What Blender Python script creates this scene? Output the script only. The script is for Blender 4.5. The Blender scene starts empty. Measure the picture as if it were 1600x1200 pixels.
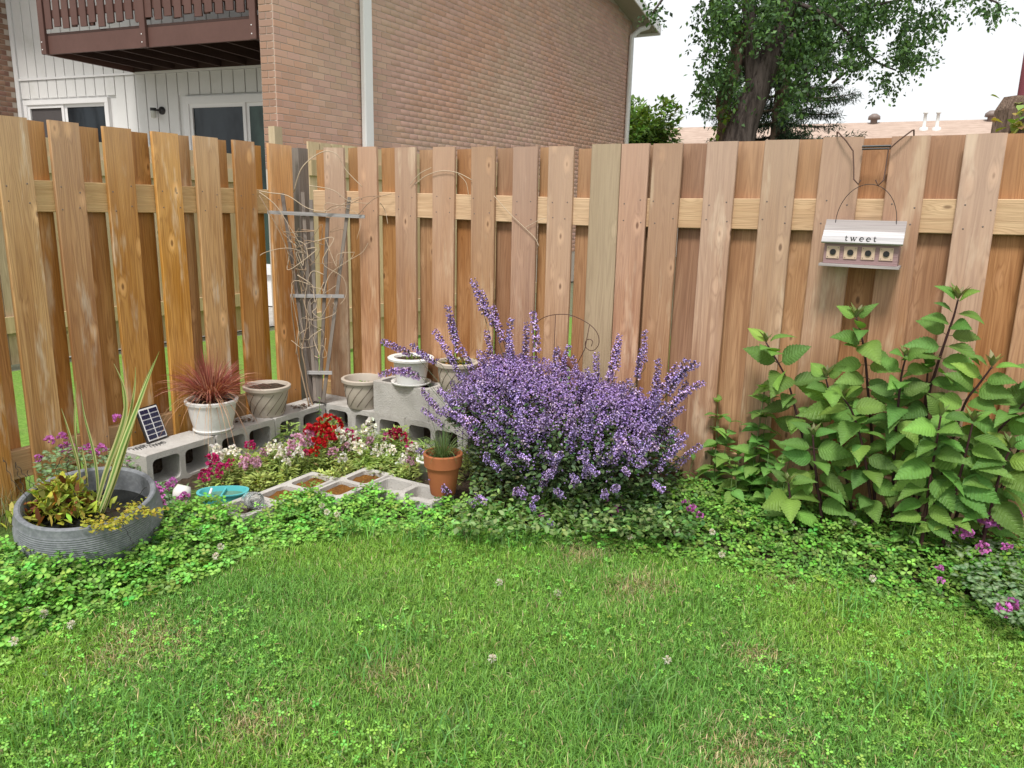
import bpy, bmesh, math, random
import numpy as np
from mathutils import Vector, Matrix

random.seed(11)
rng = np.random.default_rng(11)
R_ = math.radians
scene = bpy.context.scene
COL = scene.collection

# ------------------------------------------------------------------ camera
FPX, PITCH, ROLL, CAMH = 1200.0, R_(12.9), R_(1.3), 1.45
cam_data = bpy.data.cameras.new('camera')
cam_data.sensor_fit = 'HORIZONTAL'
cam_data.sensor_width = 36.0
cam_data.lens = 36.0 * FPX / 1600.0
cam_data.clip_start = 0.05
cam_data.clip_end = 800.0
cam = bpy.data.objects.new('camera', cam_data)
COL.objects.link(cam)
CM = Matrix.Rotation(math.pi / 2 - PITCH, 3, 'X') @ Matrix.Rotation(ROLL, 3, 'Z')
cam.matrix_world = Matrix.Translation((0, 0, CAMH)) @ CM.to_4x4()
scene.camera = cam

# ------------------------------------------------------------------ sky, sun, exposure
SUN_EL, SUN_AZ = R_(58), R_(200)          # azimuth measured clockwise from +Y (north)
world = bpy.data.worlds.new('World')
scene.world = world
world.use_nodes = True
wn = world.node_tree
bg = wn.nodes['Background']
sky = wn.nodes.new('ShaderNodeTexSky')
sky.sky_type = 'NISHITA'
sky.sun_disc = False
sky.sun_elevation = SUN_EL
sky.sun_rotation = SUN_AZ
sky.air_density = 1.0
sky.dust_density = 4.0
hs = wn.nodes.new('ShaderNodeHueSaturation')
hs.inputs['Saturation'].default_value = 0.25
mx = wn.nodes.new('ShaderNodeMixRGB')
mx.inputs['Fac'].default_value = 0.72
mx.inputs['Color2'].default_value = (10.6, 10.8, 11.0, 1)      # even white cloud cover
wn.links.new(sky.outputs[0], hs.inputs['Color'])
wn.links.new(hs.outputs[0], mx.inputs['Color1'])
wn.links.new(mx.outputs[0], bg.inputs['Color'])
bg.inputs['Strength'].default_value = 0.085

sun_data = bpy.data.lights.new('sun', 'SUN')
sun_data.energy = 2.6
sun_data.angle = R_(13)
sun_data.color = (1.0, 0.96, 0.9)
sun = bpy.data.objects.new('sun', sun_data)
COL.objects.link(sun)
sd = Vector((math.sin(SUN_AZ) * math.cos(SUN_EL), math.cos(SUN_AZ) * math.cos(SUN_EL), math.sin(SUN_EL)))
sun.rotation_euler = sd.to_track_quat('Z', 'Y').to_euler()
sun.location = sd * 30

scene.view_settings.view_transform = 'Standard'
scene.view_settings.look = 'None'
scene.view_settings.gamma = 1.0
scene.view_settings.use_curve_mapping = False
scene.view_settings.exposure = 0.48
scene.cycles.max_bounces = 6
scene.cycles.diffuse_bounces = 3
scene.cycles.glossy_bounces = 2
scene.cycles.transmission_bounces = 4
scene.cycles.transparent_max_bounces = 6

# ------------------------------------------------------------------ pixel <-> place
CMn = np.array(CM)
CAMP = np.array([0, 0, CAMH])
TH = R_(29.7)
U = np.array([math.sin(TH), math.cos(TH), 0.0])       # along the left fence, away from us
V = np.array([math.cos(TH), -math.sin(TH), 0.0])      # along the right fence, to the right
C3 = np.array([-1.3501673, 5.1117423, 0.0])           # inner corner of the fences

def ray(x, y):
    return CMn @ np.array([(x - 800) / FPX, -(y - 600) / FPX, -1.0])
def gnd(x, y, z=0.0):                                  # point at height z under a pixel
    d = ray(x, y); return CAMP + d * ((z - CAMH) / d[2])
def onpl(x, y, p0, n):
    d = ray(x, y); return CAMP + d * (np.dot(np.asarray(p0) - CAMP, n) / np.dot(d, n))
def aty(x, y, Y):
    d = ray(x, y); return CAMP + d * (Y / d[1])
def W(s, t, z=0.0):
    return C3 + V * s + U * t + np.array([0, 0, z])
def ST(p):
    d = np.asarray(p) - C3; return float(V @ d), float(U @ d)
def onR(x, y, t=0.0):                                  # (s, z) on a plane parallel to the right fence
    p = onpl(x, y, C3 + U * t, U); return float(V @ (p - C3)), float(p[2])
def onL(x, y, s=0.0):                                  # (t, z) on a plane parallel to the left fence
    p = onpl(x, y, C3 + V * s, V); return float(U @ (p - C3)), float(p[2])
def proj(P):
    q = (np.atleast_2d(P) - CAMP) @ CMn
    return 800 + FPX * q[:, 0] / -q[:, 2], 600 - FPX * q[:, 1] / -q[:, 2]

# ------------------------------------------------------------------ object helpers
def tag(o, label=None, cat=None, group=None, kind=None):
    if label: o['label'] = label
    if cat: o['category'] = cat
    if group: o['group'] = group
    if kind: o['kind'] = kind
    return o
def thing(name, label, cat, loc=(0, 0, 0), rz=0.0, group=None):
    o = bpy.data.objects.new(name, None)
    COL.objects.link(o)
    o.empty_display_size = 0.1
    o.location = Vector(loc); o.rotation_euler = (0, 0, rz)
    return tag(o, label, cat, group)
def link(name, me, parent=None, loc=None, rot=None, scale=None):
    o = bpy.data.objects.new(name, me)
    COL.objects.link(o)
    if parent: o.parent = parent
    if loc is not None: o.location = Vector(loc)
    if rot is not None: o.rotation_euler = rot
    if scale is not None: o.scale = scale
    return o

class MB:
    """collects simple shapes into one mesh"""
    def __init__(s): s.v, s.f = [], []
    def add(s, vs, fs):
        b = len(s.v); s.v += [tuple(map(float, p)) for p in vs]; s.f += [tuple(i + b for i in f) for f in fs]; return s
    def box(s, x0, x1, y0, y1, z0, z1):
        return s.add([(x0, y0, z0), (x1, y0, z0), (x1, y1, z0), (x0, y1, z0), (x0, y0, z1), (x1, y0, z1), (x1, y1, z1), (x0, y1, z1)],
                     [(0, 3, 2, 1), (4, 5, 6, 7), (0, 1, 5, 4), (1, 2, 6, 5), (2, 3, 7, 6), (3, 0, 4, 7)])
    def cbox(s, x0, x1, y0, y1, z0, z1, c=0.004):
        """box with chamfered long edges (long axis z)"""
        pr = [(x0 + c, y0), (x1 - c, y0), (x1, y0 + c), (x1, y1 - c), (x1 - c, y1), (x0 + c, y1), (x0, y1 - c), (x0, y0 + c)]
        n = 8
        vs = [(x, y, z0) for x, y in pr] + [(x, y, z1) for x, y in pr]
        fs = [tuple(range(n - 1, -1, -1)), tuple(range(n, 2 * n))] + [(i, (i + 1) % n, n + (i + 1) % n, n + i) for i in range(n)]
        return s.add(vs, fs)
    def prism(s, pts, y0, y1):
        """polygon in x,z (counter-clockwise seen from -y) pushed along y"""
        n = len(pts)
        vs = [(x, y0, z) for x, z in pts] + [(x, y1, z) for x, z in pts]
        return s.add(vs, [tuple(range(n)), tuple(range(2 * n - 1, n - 1, -1))] + [((i + 1) % n, i, n + i, n + (i + 1) % n) for i in range(n)])
    def tube(s, pts, r, n=6, cap=True):
        P = [Vector(p) for p in pts]; m = len(P)
        rr = r if hasattr(r, '__len__') else [r] * m
        up = Vector((0, 0, 1)); vs = []; prev = None
        for i in range(m):
            d = (P[min(i + 1, m - 1)] - P[max(i - 1, 0)])
            if d.length < 1e-9: d = Vector((0, 0, 1))
            d.normalize()
            if prev is None:
                a = up if abs(d.z) < 0.95 else Vector((1, 0, 0))
                x = d.cross(a).normalized()
            else:
                x = (prev - d * prev.dot(d))
                x = x.normalized() if x.length > 1e-6 else d.orthogonal().normalized()
            prev = x; y = d.cross(x)
            for k in range(n):
                a = 2 * math.pi * k / n
                vs.append(P[i] + (x * math.cos(a) + y * math.sin(a)) * rr[i])
        fs = [(i * n + k, i * n + (k + 1) % n, (i + 1) * n + (k + 1) % n, (i + 1) * n + k) for i in range(m - 1) for k in range(n)]
        if cap: fs += [tuple(range(n - 1, -1, -1)), tuple(range((m - 1) * n, m * n))]
        return s.add(vs, fs)
    def lathe(s, prof, n=40, sx=1.0, sy=1.0, close=False):
        vs = [(r * math.cos(2 * math.pi * k / n) * sx, r * math.sin(2 * math.pi * k / n) * sy, z) for r, z in prof for k in range(n)]
        m = len(prof)
        fs = [(i * n + k, i * n + (k + 1) % n, (i + 1) * n + (k + 1) % n, (i + 1) * n + k) for i in range(m - 1) for k in range(n)]
        if close: fs.append(tuple(range(n - 1, -1, -1)))
        return s.add(vs, fs)
    def mesh(s, name, mat, smooth=False):
        me = bpy.data.meshes.new(name)
        me.from_pydata(s.v, [], s.f)
        if mat: me.materials.append(mat)
        if smooth: me.polygons.foreach_set('use_smooth', [True] * len(me.polygons))
        me.update()
        return me
    def build(s, name, mat, parent=None, smooth=False, **k):
        return link(name, s.mesh(name, mat, smooth), parent, **k)

def smooth_angle(o, deg=40):
    me = o.data
    me.polygons.foreach_set('use_smooth', [True] * len(me.polygons))
    try: me.set_sharp_from_angle(angle=R_(deg))
    except Exception: pass
    return o

def np_mesh(name, verts, polys_flat, sizes, mat, col=None, smooth=False):
    me = bpy.data.meshes.new(name)
    nv = len(verts); nl = len(polys_flat); npo = len(sizes)
    me.vertices.add(nv); me.vertices.foreach_set('co', np.ascontiguousarray(verts, dtype=np.float32).ravel())
    me.loops.add(nl); me.loops.foreach_set('vertex_index', np.ascontiguousarray(polys_flat, dtype=np.int32))
    me.polygons.add(npo)
    st = np.concatenate([[0], np.cumsum(sizes)[:-1]]).astype(np.int32)
    me.polygons.foreach_set('loop_start', st)
    if smooth: me.polygons.foreach_set('use_smooth', np.ones(npo, dtype=bool))
    me.update(calc_edges=True)
    if col is not None:
        at = me.attributes.new('col', 'FLOAT_COLOR', 'POINT')
        c4 = np.ones((nv, 4), dtype=np.float32); c4[:, :3] = col
        at.data.foreach_set('color', c4.ravel())
    if mat: me.materials.append(mat)
    return me

def nrm(a):
    return a / np.maximum(np.linalg.norm(a, axis=-1, keepdims=True), 1e-9)
def frames(d, up=None):
    """columns: side, along, face-normal"""
    d = nrm(np.asarray(d, dtype=float))
    if up is None: up = np.tile([0, 0, 1.0], (len(d), 1)) + rng.normal(0, 0.25, d.shape)
    x = nrm(np.cross(d, up)); z = np.cross(x, d)
    return np.stack([x, d, z], axis=2)

def scatter(name, tv, tf, pos, rot, scl, col, mat, tmul=None, smooth=False):
    tv = np.asarray(tv, dtype=float); n, k = len(pos), len(tv)
    scl = np.asarray(scl, dtype=float)
    if scl.ndim == 1: scl = np.repeat(scl[:, None], 3, axis=1)
    loc = tv[None, :, :] * scl[:, None, :]
    vv = np.einsum('nij,nkj->nki', rot, loc) + np.asarray(pos)[:, None, :]
    flat = np.concatenate([np.asarray(f) for f in tf]); sz = np.array([len(f) for f in tf])
    loops = (flat[None, :] + (np.arange(n) * k)[:, None]).ravel()
    c = np.repeat(np.asarray(col, dtype=float)[:, None, :], k, axis=1)
    if tmul is not None:
        tm = np.asarray(tmul, dtype=float)
        if tm.ndim == 1: c = c * tm[None, :, None]
        else:                                     # rgba: mix towards a fixed colour
            c = c * (1 - tm[None, :, 3:4]) + tm[None, :, :3] * tm[None, :, 3:4]
    return np_mesh(name, vv.reshape(-1, 3), loops, np.tile(sz, n), mat, np.clip(c.reshape(-1, 3), 0, 1), smooth)

def join_np(name, parts, mat, smooth=False):
    """parts: list of (verts, faces list, colour rgb)"""
    vs, fl, sz, cs, b = [], [], [], [], 0
    for v, f, c in parts:
        v = np.asarray(v, float); vs.append(v)
        for q in f: fl.extend(i + b for i in q); sz.append(len(q))
        cs.append(np.tile(c, (len(v), 1)) if np.ndim(c) == 1 else c); b += len(v)
    return np_mesh(name, np.concatenate(vs), np.array(fl), np.array(sz), mat, np.concatenate(cs), smooth)

def jit(c, n, h=0.15, v=0.25):
    """n colours round c"""
    c = np.asarray(c, float)
    k = 1 + rng.normal(0, v, (n, 1)); k = np.clip(k, 0.45, 1.8)
    return np.clip(c[None, :] * k * (1 + rng.normal(0, h, (n, 3))), 0.002, 0.95)

# ------------------------------------------------------------------ materials
class NT:
    def __init__(s, name):
        s.m = bpy.data.materials.new(name); s.m.use_nodes = True
        s.t = s.m.node_tree; s.b = s.t.nodes['Principled BSDF']; s.out = s.t.nodes['Material Output']
    def n(s, typ, **k):
        o = s.t.nodes.new('ShaderNode' + typ)
        for a, b in k.items():
            if hasattr(o, a) and a not in ('Scale',): setattr(o, a, b)
            else: o.inputs[a.replace('_', ' ')].default_value = b
        return o
    def l(s, a, b):
        a = a.outputs[0] if hasattr(a, 'outputs') else a
        s.t.links.new(a, b); return s
    def math(s, op, a, b=None, c=None):
        o = s.t.nodes.new('ShaderNodeMath'); o.operation = op
        for i, q in enumerate((a, b, c)):
            if q is None: continue
            if isinstance(q, (int, float)): o.inputs[i].default_value = q
            else: s.l(q, o.inputs[i])
        return o.outputs[0]
    def mapr(s, v, a, b, c=0.0, d=1.0):
        o = s.t.nodes.new('ShaderNodeMapRange'); o.interpolation_type = 'SMOOTHSTEP'
        for i, q in zip((1, 2, 3, 4), (a, b, c, d)): o.inputs[i].default_value = q
        s.l(v, o.inputs[0]); return o.outputs[0]
    def mix(s, f, a, b, mode='MIX'):
        o = s.t.nodes.new('ShaderNodeMixRGB'); o.blend_type = mode
        for i, q in zip(('Fac', 'Color1', 'Color2'), (f, a, b)):
            if isinstance(q, (int, float)): o.inputs[i].default_value = q
            elif isinstance(q, tuple): o.inputs[i].default_value = (*q, 1) if len(q) == 3 else q
            else: s.l(q, o.inputs[i])
        return o.outputs[0]
    def map(s, vec, scale=(1, 1, 1), rot=(0, 0, 0), loc=(0, 0, 0)):
        o = s.t.nodes.new('ShaderNodeMapping')
        o.inputs['Scale'].default_value = scale; o.inputs['Rotation'].default_value = rot; o.inputs['Location'].default_value = loc
        s.l(vec, o.inputs['Vector']); return o.outputs[0]
    def noise(s, vec, scale, detail=3.0, rough=0.55):
        o = s.t.nodes.new('ShaderNodeTexNoise')
        o.inputs['Scale'].default_value = scale; o.inputs['Detail'].default_value = detail; o.inputs['Roughness'].default_value = rough
        if vec is not None: s.l(vec, o.inputs['Vector'])
        return o.outputs['Fac']
    def bump(s, h, strength=0.3, dist=0.01):
        o = s.t.nodes.new('ShaderNodeBump'); o.inputs['Strength'].default_value = strength; o.inputs['Distance'].default_value = dist
        s.l(h, o.inputs['Height']); s.t.links.new(o.outputs[0], s.b.inputs['Normal'])
    def set(s, col=None, rough=None, spec=None, metal=None):
        for nm, q in (('Base Color', col), ('Roughness', rough), ('Specular IOR Level', spec), ('Metallic', metal)):
            if q is None: continue
            i = s.b.inputs[nm]
            if isinstance(q, tuple): i.default_value = (*q, 1)
            elif isinstance(q, (int, float)): i.default_value = q
            else: s.l(q, i)
        return s.m
    def objvec(s):
        tc = s.t.nodes.new('ShaderNodeTexCoord'); oi = s.t.nodes.new('ShaderNodeObjectInfo')
        cx = s.t.nodes.new('ShaderNodeCombineXYZ')
        for i, k in enumerate((17.0, 31.0, 53.0)): s.l(s.math('MULTIPLY', oi.outputs['Random'], k), cx.inputs[i])
        va = s.t.nodes.new('ShaderNodeVectorMath'); va.operation = 'ADD'
        s.l(tc.outputs['Object'], va.inputs[0]); s.l(cx.outputs[0], va.inputs[1])
        return va.outputs[0], tc.outputs['Object'], oi.outputs['Random']
    def pos(s):
        return s.t.nodes.new('ShaderNodeNewGeometry').outputs['Position']

def simple(name, col, rough=0.6, spec=0.4, metal=0.0, var=0.12, scale=30, bump=0.15, dirt=None):
    t = NT(name); v, _, r = t.objvec()
    n1 = t.noise(v, scale, 4); n2 = t.noise(v, scale * 0.15, 3)
    k = t.math('ADD', t.math('MULTIPLY', n1, var), t.math('MULTIPLY', n2, var * 1.5))
    c = t.mix(k, col, tuple(max(0.0, x * 0.35) for x in col))
    if dirt: c = t.mix(t.mapr(t.noise(v, scale * 0.3, 5, 0.7), 0.52, 0.75, 0, 0.55), c, dirt)
    t.set(c, t.math('ADD', rough - 0.06, t.math('MULTIPLY', n2, 0.15)), spec, metal)
    if bump: t.bump(n1, bump, 0.004)
    return t.m

def wood(name, light, mid, dark, weather, wz=(0.9, 1.9), wmax=0.5, axis='z', rough=0.55, knot=True, spec=0.35, coat=0.0, halo_k=0.30, grain=0.36, worn_sheen=0.0):
    t = NT(name); v, ov, rnd = t.objvec()
    if axis == 'x':
        v = t.map(v, rot=(0, R_(90), 0))
    g0 = t.noise(t.map(v, (13, 13, 0.6)), 1.0, 2.5, 0.5)
    kn = None
    if knot:
        vo = t.t.nodes.new('ShaderNodeTexVoronoi'); vo.inputs['Scale'].default_value = 1.0
        vo.inputs['Randomness'].default_value = 1.0
        t.l(t.map(v, (9.0, 2.0, 4.0)), vo.inputs['Vector'])
        kd = vo.outputs['Distance']
        kn = t.mapr(kd, 0.04, 0.10, 1, 0); halo = t.mapr(kd, 0.06, 0.36, 1, 0)
        g0 = t.math('ADD', g0, t.math('MULTIPLY', halo, 0.08))
    g = t.math('SINE', t.math('MULTIPLY', g0, 120.0))
    g = t.math('POWER', t.math('MULTIPLY_ADD', g, 0.5, 0.5), 2.2)
    fib = t.noise(t.map(v, (150, 150, 5)), 1.0, 3.0, 0.6)
    br = t.noise(t.map(v, (5, 5, 0.9)), 1.0, 3.0, 0.6)
    c = t.mix(t.mapr(br, 0.36, 0.62), mid, light)
    c = t.mix(t.mapr(t.noise(t.map(v, (22, 22, 0.8)), 1.0, 2.0), 0.52, 0.72, 0, 0.5), c, tuple(min(1.0, q * 1.18 + 0.02) for q in light))
    c = t.mix(t.math('MULTIPLY', g, grain), c, dark)
    pith = t.mapr(t.noise(t.map(v, (26, 26, 0.45), loc=(3, 1, 7)), 1.0, 2.5, 0.6), 0.56, 0.70, 0, 0.38)
    c = t.mix(pith, c, dark)
    c = t.mix(t.math('MULTIPLY', t.mapr(fib, 0.35, 0.75), 0.34), c, dark)
    sep = t.t.nodes.new('ShaderNodeSeparateXYZ'); t.l(ov, sep.inputs[0])
    wn_ = t.noise(t.map(v, (3, 3, 1.4)), 1.0, 4.0, 0.6)
    wf = t.math('MULTIPLY', t.mapr(t.math('ADD', sep.outputs['Z'], t.math('MULTIPLY', wn_, 0.9)), wz[0] + 0.45, wz[1] + 0.45), wmax)
    c = t.mix(wf, c, weather)
    if knot:
        c = t.mix(t.math('MULTIPLY', t.mapr(kd, 0.09, 0.26, 1, 0), halo_k), c, tuple(min(1, x * 1.3 + .06) for x in light))
        c = t.mix(t.math('MULTIPLY', kn, 0.75), c, tuple(x * 0.45 for x in dark))
    if worn_sheen:  # pale patches: worn finish, with glossy highlights painted into the colour
        wm = t.mapr(t.noise(t.map(v, (10, 10, 1.9), loc=(9, 4, 2)), 1.0, 4.0, 0.65), 0.54, 0.72, 0, worn_sheen)
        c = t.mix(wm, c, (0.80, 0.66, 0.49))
    # board to board differences
    hs_ = t.t.nodes.new('ShaderNodeHueSaturation')
    t.l(t.math('MULTIPLY_ADD', rnd, 0.012, 0.494), hs_.inputs['Hue'])
    t.l(t.math('MULTIPLY_ADD', t.math('FRACT', t.math('MULTIPLY', rnd, 7.3)), 0.24, 0.92), hs_.inputs['Saturation'])
    t.l(t.math('MULTIPLY_ADD', t.math('FRACT', t.math('MULTIPLY', rnd, 13.7)), 0.30, 0.82), hs_.inputs['Value'])
    t.l(c, hs_.inputs['Color'])
    t.set(hs_.outputs[0], t.math('MULTIPLY_ADD', br, 0.3, rough - 0.15), spec)
    t.bump(t.math('ADD', t.math('MULTIPLY', g, 0.5), fib), 0.35, 0.0025)
    if coat:
        t.b.inputs['Coat Weight'].default_value = coat; t.b.inputs['Coat Roughness'].default_value = 0.22
        bn = t.t.nodes.new('ShaderNodeBump'); bn.inputs['Strength'].default_value = 0.7; bn.inputs['Distance'].default_value = 0.012
        t.l(t.noise(t.map(v, (14, 14, 3.0)), 1.0, 2.0), bn.inputs['Height']); t.t.links.new(bn.outputs[0], t.b.inputs['Coat Normal'])
    return t.m

def leafmat(name, transl=0.3, rough=0.5, spec=0.35, orand=0.25, bumpy=0.0):
    t = NT(name)
    at = t.t.nodes.new('ShaderNodeAttribute'); at.attribute_name = 'col'
    oi = t.t.nodes.new('ShaderNodeObjectInfo')
    hs_ = t.t.nodes.new('ShaderNodeHueSaturation')
    t.l(t.math('MULTIPLY_ADD', oi.outputs['Random'], orand * 2, 1 - orand), hs_.inputs['Value'])
    t.l(t.math('MULTIPLY_ADD', t.math('FRACT', t.math('MULTIPLY', oi.outputs['Random'], 9.1)), 0.04 * min(1, orand * 4), 0.5 - 0.02 * min(1, orand * 4)), hs_.inputs['Hue'])
    t.l(at.outputs['Color'], hs_.inputs['Color'])
    t.set(hs_.outputs[0], rough, spec)
    if bumpy:
        v, _, _ = t.objvec(); t.bump(t.noise(v, 90, 3), bumpy, 0.003)
    if transl > 0:
        tr = t.t.nodes.new('ShaderNodeBsdfTranslucent'); ms = t.t.nodes.new('ShaderNodeMixShader')
        yl = t.mix(1.0, hs_.outputs[0], (1.25, 1.15, 0.55), 'MULTIPLY')
        t.l(yl, tr.inputs['Color'])
        ms.inputs[0].default_value = transl
        t.l(t.b.outputs[0], ms.inputs[1]); t.l(tr.outputs[0], ms.inputs[2]); t.l(ms.outputs[0], t.out.inputs['Surface'])
    return t.m

def brickmat(name, a, b, c, ang, org, bl, ch):
    """each brick its own fired colour, worked out from which brick it is"""
    t = NT(name)
    p = t.map(t.pos(), loc=tuple(-x for x in org))
    p = t.map(p, rot=(0, 0, ang))
    sp = t.t.nodes.new('ShaderNodeSeparateXYZ'); t.l(p, sp.inputs[0])
    row = t.math('FLOOR', t.math('DIVIDE', sp.outputs['Z'], ch))
    half = t.math('MULTIPLY', t.math('MODULO', row, 2.0), 0.5)
    cu = t.math('FLOOR', t.math('ADD', t.math('DIVIDE', sp.outputs['Y'], bl), half))
    cv = t.t.nodes.new('ShaderNodeCombineXYZ'); t.l(row, cv.inputs[0]); t.l(cu, cv.inputs[1])
    wnz = t.t.nodes.new('ShaderNodeTexWhiteNoise'); wnz.noise_dimensions = '3D'; t.l(cv.outputs[0], wnz.inputs['Vector'])
    w = wnz.outputs['Value']
    patch = t.noise(t.pos(), 0.55, 3)
    k = t.math('ADD', t.math('MULTIPLY', w, 0.35), t.math('MULTIPLY', patch, 0.95))
    col = t.mix(t.mapr(k, 0.5, 0.8), a, b)
    col = t.mix(t.mapr(t.math('ADD', t.math('MULTIPLY', t.noise(t.pos(), 0.3, 2), 1.0), t.math('MULTIPLY', w, 0.25)), 0.55, 0.85, 0, 0.7), col, c)
    fr = t.math('FRACT', t.math('MULTIPLY', w, 17.0))
    hs_ = t.t.nodes.new('ShaderNodeHueSaturation'); t.l(col, hs_.inputs['Color'])
    t.l(t.math('MULTIPLY_ADD', fr, 0.20, 0.90), hs_.inputs['Value'])
    n = t.noise(t.pos(), 120, 4)
    c2 = t.mix(t.math('MULTIPLY', n, 0.25), hs_.outputs[0], tuple(x * 0.5 for x in a))
    t.set(c2, 0.85, 0.2); t.bump(n, 0.4, 0.004)
    return t.m

M = {}
M['woodL'] = wood('wood_left', (0.66, 0.375, 0.145), (0.49, 0.235, 0.07), (0.23, 0.085, 0.023), (0.62, 0.40, 0.215), (0.95, 2.0), 0.5, rough=0.42, spec=0.5, coat=0.5, halo_k=0.75, worn_sheen=0.75)
M['woodLb'] = wood('wood_left_back', (0.52, 0.27, 0.095), (0.40, 0.18, 0.055), (0.2, 0.075, 0.022), (0.52, 0.34, 0.19), (1.1, 2.1), 0.5, rough=0.45, halo_k=0.7, worn_sheen=0.4)
M['woodR'] = wood('wood_right', (0.48, 0.295, 0.185), (0.405, 0.22, 0.12), (0.19, 0.083, 0.045), (0.45, 0.315, 0.24), (0.5, 1.9), 0.72, rough=0.55, halo_k=0.4, worn_sheen=0.35)
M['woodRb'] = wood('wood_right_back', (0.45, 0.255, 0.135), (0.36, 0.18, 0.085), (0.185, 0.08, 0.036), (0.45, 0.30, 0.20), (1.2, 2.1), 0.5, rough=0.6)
M['rail'] = wood('wood_rail', (0.62, 0.43, 0.24), (0.53, 0.33, 0.165), (0.30, 0.16, 0.065), (0.62, 0.46, 0.3), (-9, -8), 0.25, axis='x', rough=0.62)
M['post_green'] = wood('wood_treated', (0.42, 0.305, 0.18), (0.35, 0.245, 0.135), (0.2, 0.13, 0.07), (0.42, 0.325, 0.225), (0.3, 1.8), 0.5, rough=0.7)
M['greywood'] = wood('wood_grey', (0.22, 0.18, 0.15), (0.165, 0.13, 0.105), (0.08, 0.06, 0.05), (0.28, 0.25, 0.23), (-9, -8), 0.3, rough=0.8)
M['greywoodx'] = wood('wood_grey_x', (0.38, 0.36, 0.35), (0.30, 0.28, 0.275), (0.16, 0.145, 0.14), (0.5, 0.5, 0.5), (-9, -8), 0.3, axis='x', rough=0.8)
M['tanwood'] = wood('wood_tan', (0.6, 0.45, 0.27), (0.5, 0.36, 0.2), (0.3, 0.19, 0.09), (0.55, 0.45, 0.33), (0, 2), 0.4, rough=0.65)
M['twig'] = simple('twig', (0.34, 0.24, 0.16), 0.8, 0.2)
M['twig_pale'] = simple('twig_pale', (0.55, 0.44, 0.32), 0.8, 0.2)
M['leaf'] = leafmat('leaf')
def veinmat():
    m = leafmat('leaf_veined', 0.32, 0.5, 0.3, 0.3); tr = m.node_tree; b = tr.nodes['Principled BSDF']
    t = NT.__new__(NT); t.m, t.t, t.b = m, tr, b
    tc = tr.nodes.new('ShaderNodeTexCoord'); sp = tr.nodes.new('ShaderNodeSeparateXYZ'); t.l(tc.outputs['Object'], sp.inputs[0])
    ph = t.math('SUBTRACT', sp.outputs['Y'], t.math('MULTIPLY', t.math('ABSOLUTE', sp.outputs['X']), 0.75))
    w = t.math('POWER', t.math('MULTIPLY_ADD', t.math('SINE', t.math('MULTIPLY', ph, 62.0)), 0.5, 0.5), 6.0)
    n = t.noise(tc.outputs['Object'], 14.0, 3)
    t.bump(t.math('ADD', t.math('MULTIPLY', w, -1.0), n), 0.35, 0.02)
    src = b.inputs['Base Color'].links[0].from_socket
    c = t.mix(t.math('MULTIPLY', w, 0.16), src, (0.30, 0.42, 0.12)); c = t.mix(t.math('MULTIPLY', n, 0.15), c, (0.05, 0.11, 0.02))
    tr.links.new(c, b.inputs['Base Color']); return m
M['leaf_gloss'] = veinmat()
M['petal'] = leafmat('petal', 0.25, 0.6, 0.2, 0.14)
M['blade'] = leafmat('blade', 0.35, 0.5, 0.3, 0.0)
M['stem'] = leafmat('stem', 0.0, 0.6, 0.3, 0.15)
# ------------------------------------------------------------------ the setting: ground
def groundmat(name, a, b, c, scale=14, rough=0.95, bump=0.6):
    t = NT(name); p = t.pos()
    n1 = t.noise(p, scale, 5, 0.65); n2 = t.noise(p, scale * 0.12, 3)
    k = t.mix(t.mapr(n1, 0.35, 0.65), a, b)
    k = t.mix(t.mapr(n2, 0.4, 0.7, 0, 0.6), k, c)
    t.set(k, rough, 0.15); t.bump(n1, bump, 0.03)
    return t.m
M['far_grass'] = groundmat('far_grass', (0.12, 0.235, 0.04), (0.19, 0.33, 0.06), (0.17, 0.25, 0.065), 40)
M['far_ground'] = groundmat('far_ground', (0.13, 0.145, 0.085), (0.18, 0.19, 0.12), (0.16, 0.155, 0.11), 12)
M['turf'] = groundmat('turf', (0.06, 0.12, 0.025), (0.11, 0.18, 0.04), (0.10, 0.15, 0.04), 60)
M['soil'] = groundmat('soil', (0.035, 0.024, 0.017), (0.085, 0.06, 0.042), (0.06, 0.042, 0.03), 45)

g = MB().add([(-150, -40, -0.03), (150, -40, -0.03), (150, 260, -0.03), (-150, 260, -0.03)], [(0, 1, 2, 3)]).build('ground', M['far_ground'])
tag(g, kind='structure')
nl = MB().add([W(-3.3, -4, -0.015), W(6, -4, -0.015), W(6, 3.0, -0.015), W(-1.2, 6.0, -0.015), W(-3.1, 6.0, -0.015)], [(0, 1, 2, 3, 4)]).build('neighbour_lawn', M['far_grass']); tag(nl, kind='structure')
pts = [W(-0.02, -9, -0.004), W(7, -9, -0.004), W(7, 0.02, -0.004), W(-0.02, 0.02, -0.004)]
lw = MB().add(pts, [(0, 1, 2, 3)]).build('lawn', M['turf']); tag(lw, kind='structure')
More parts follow.
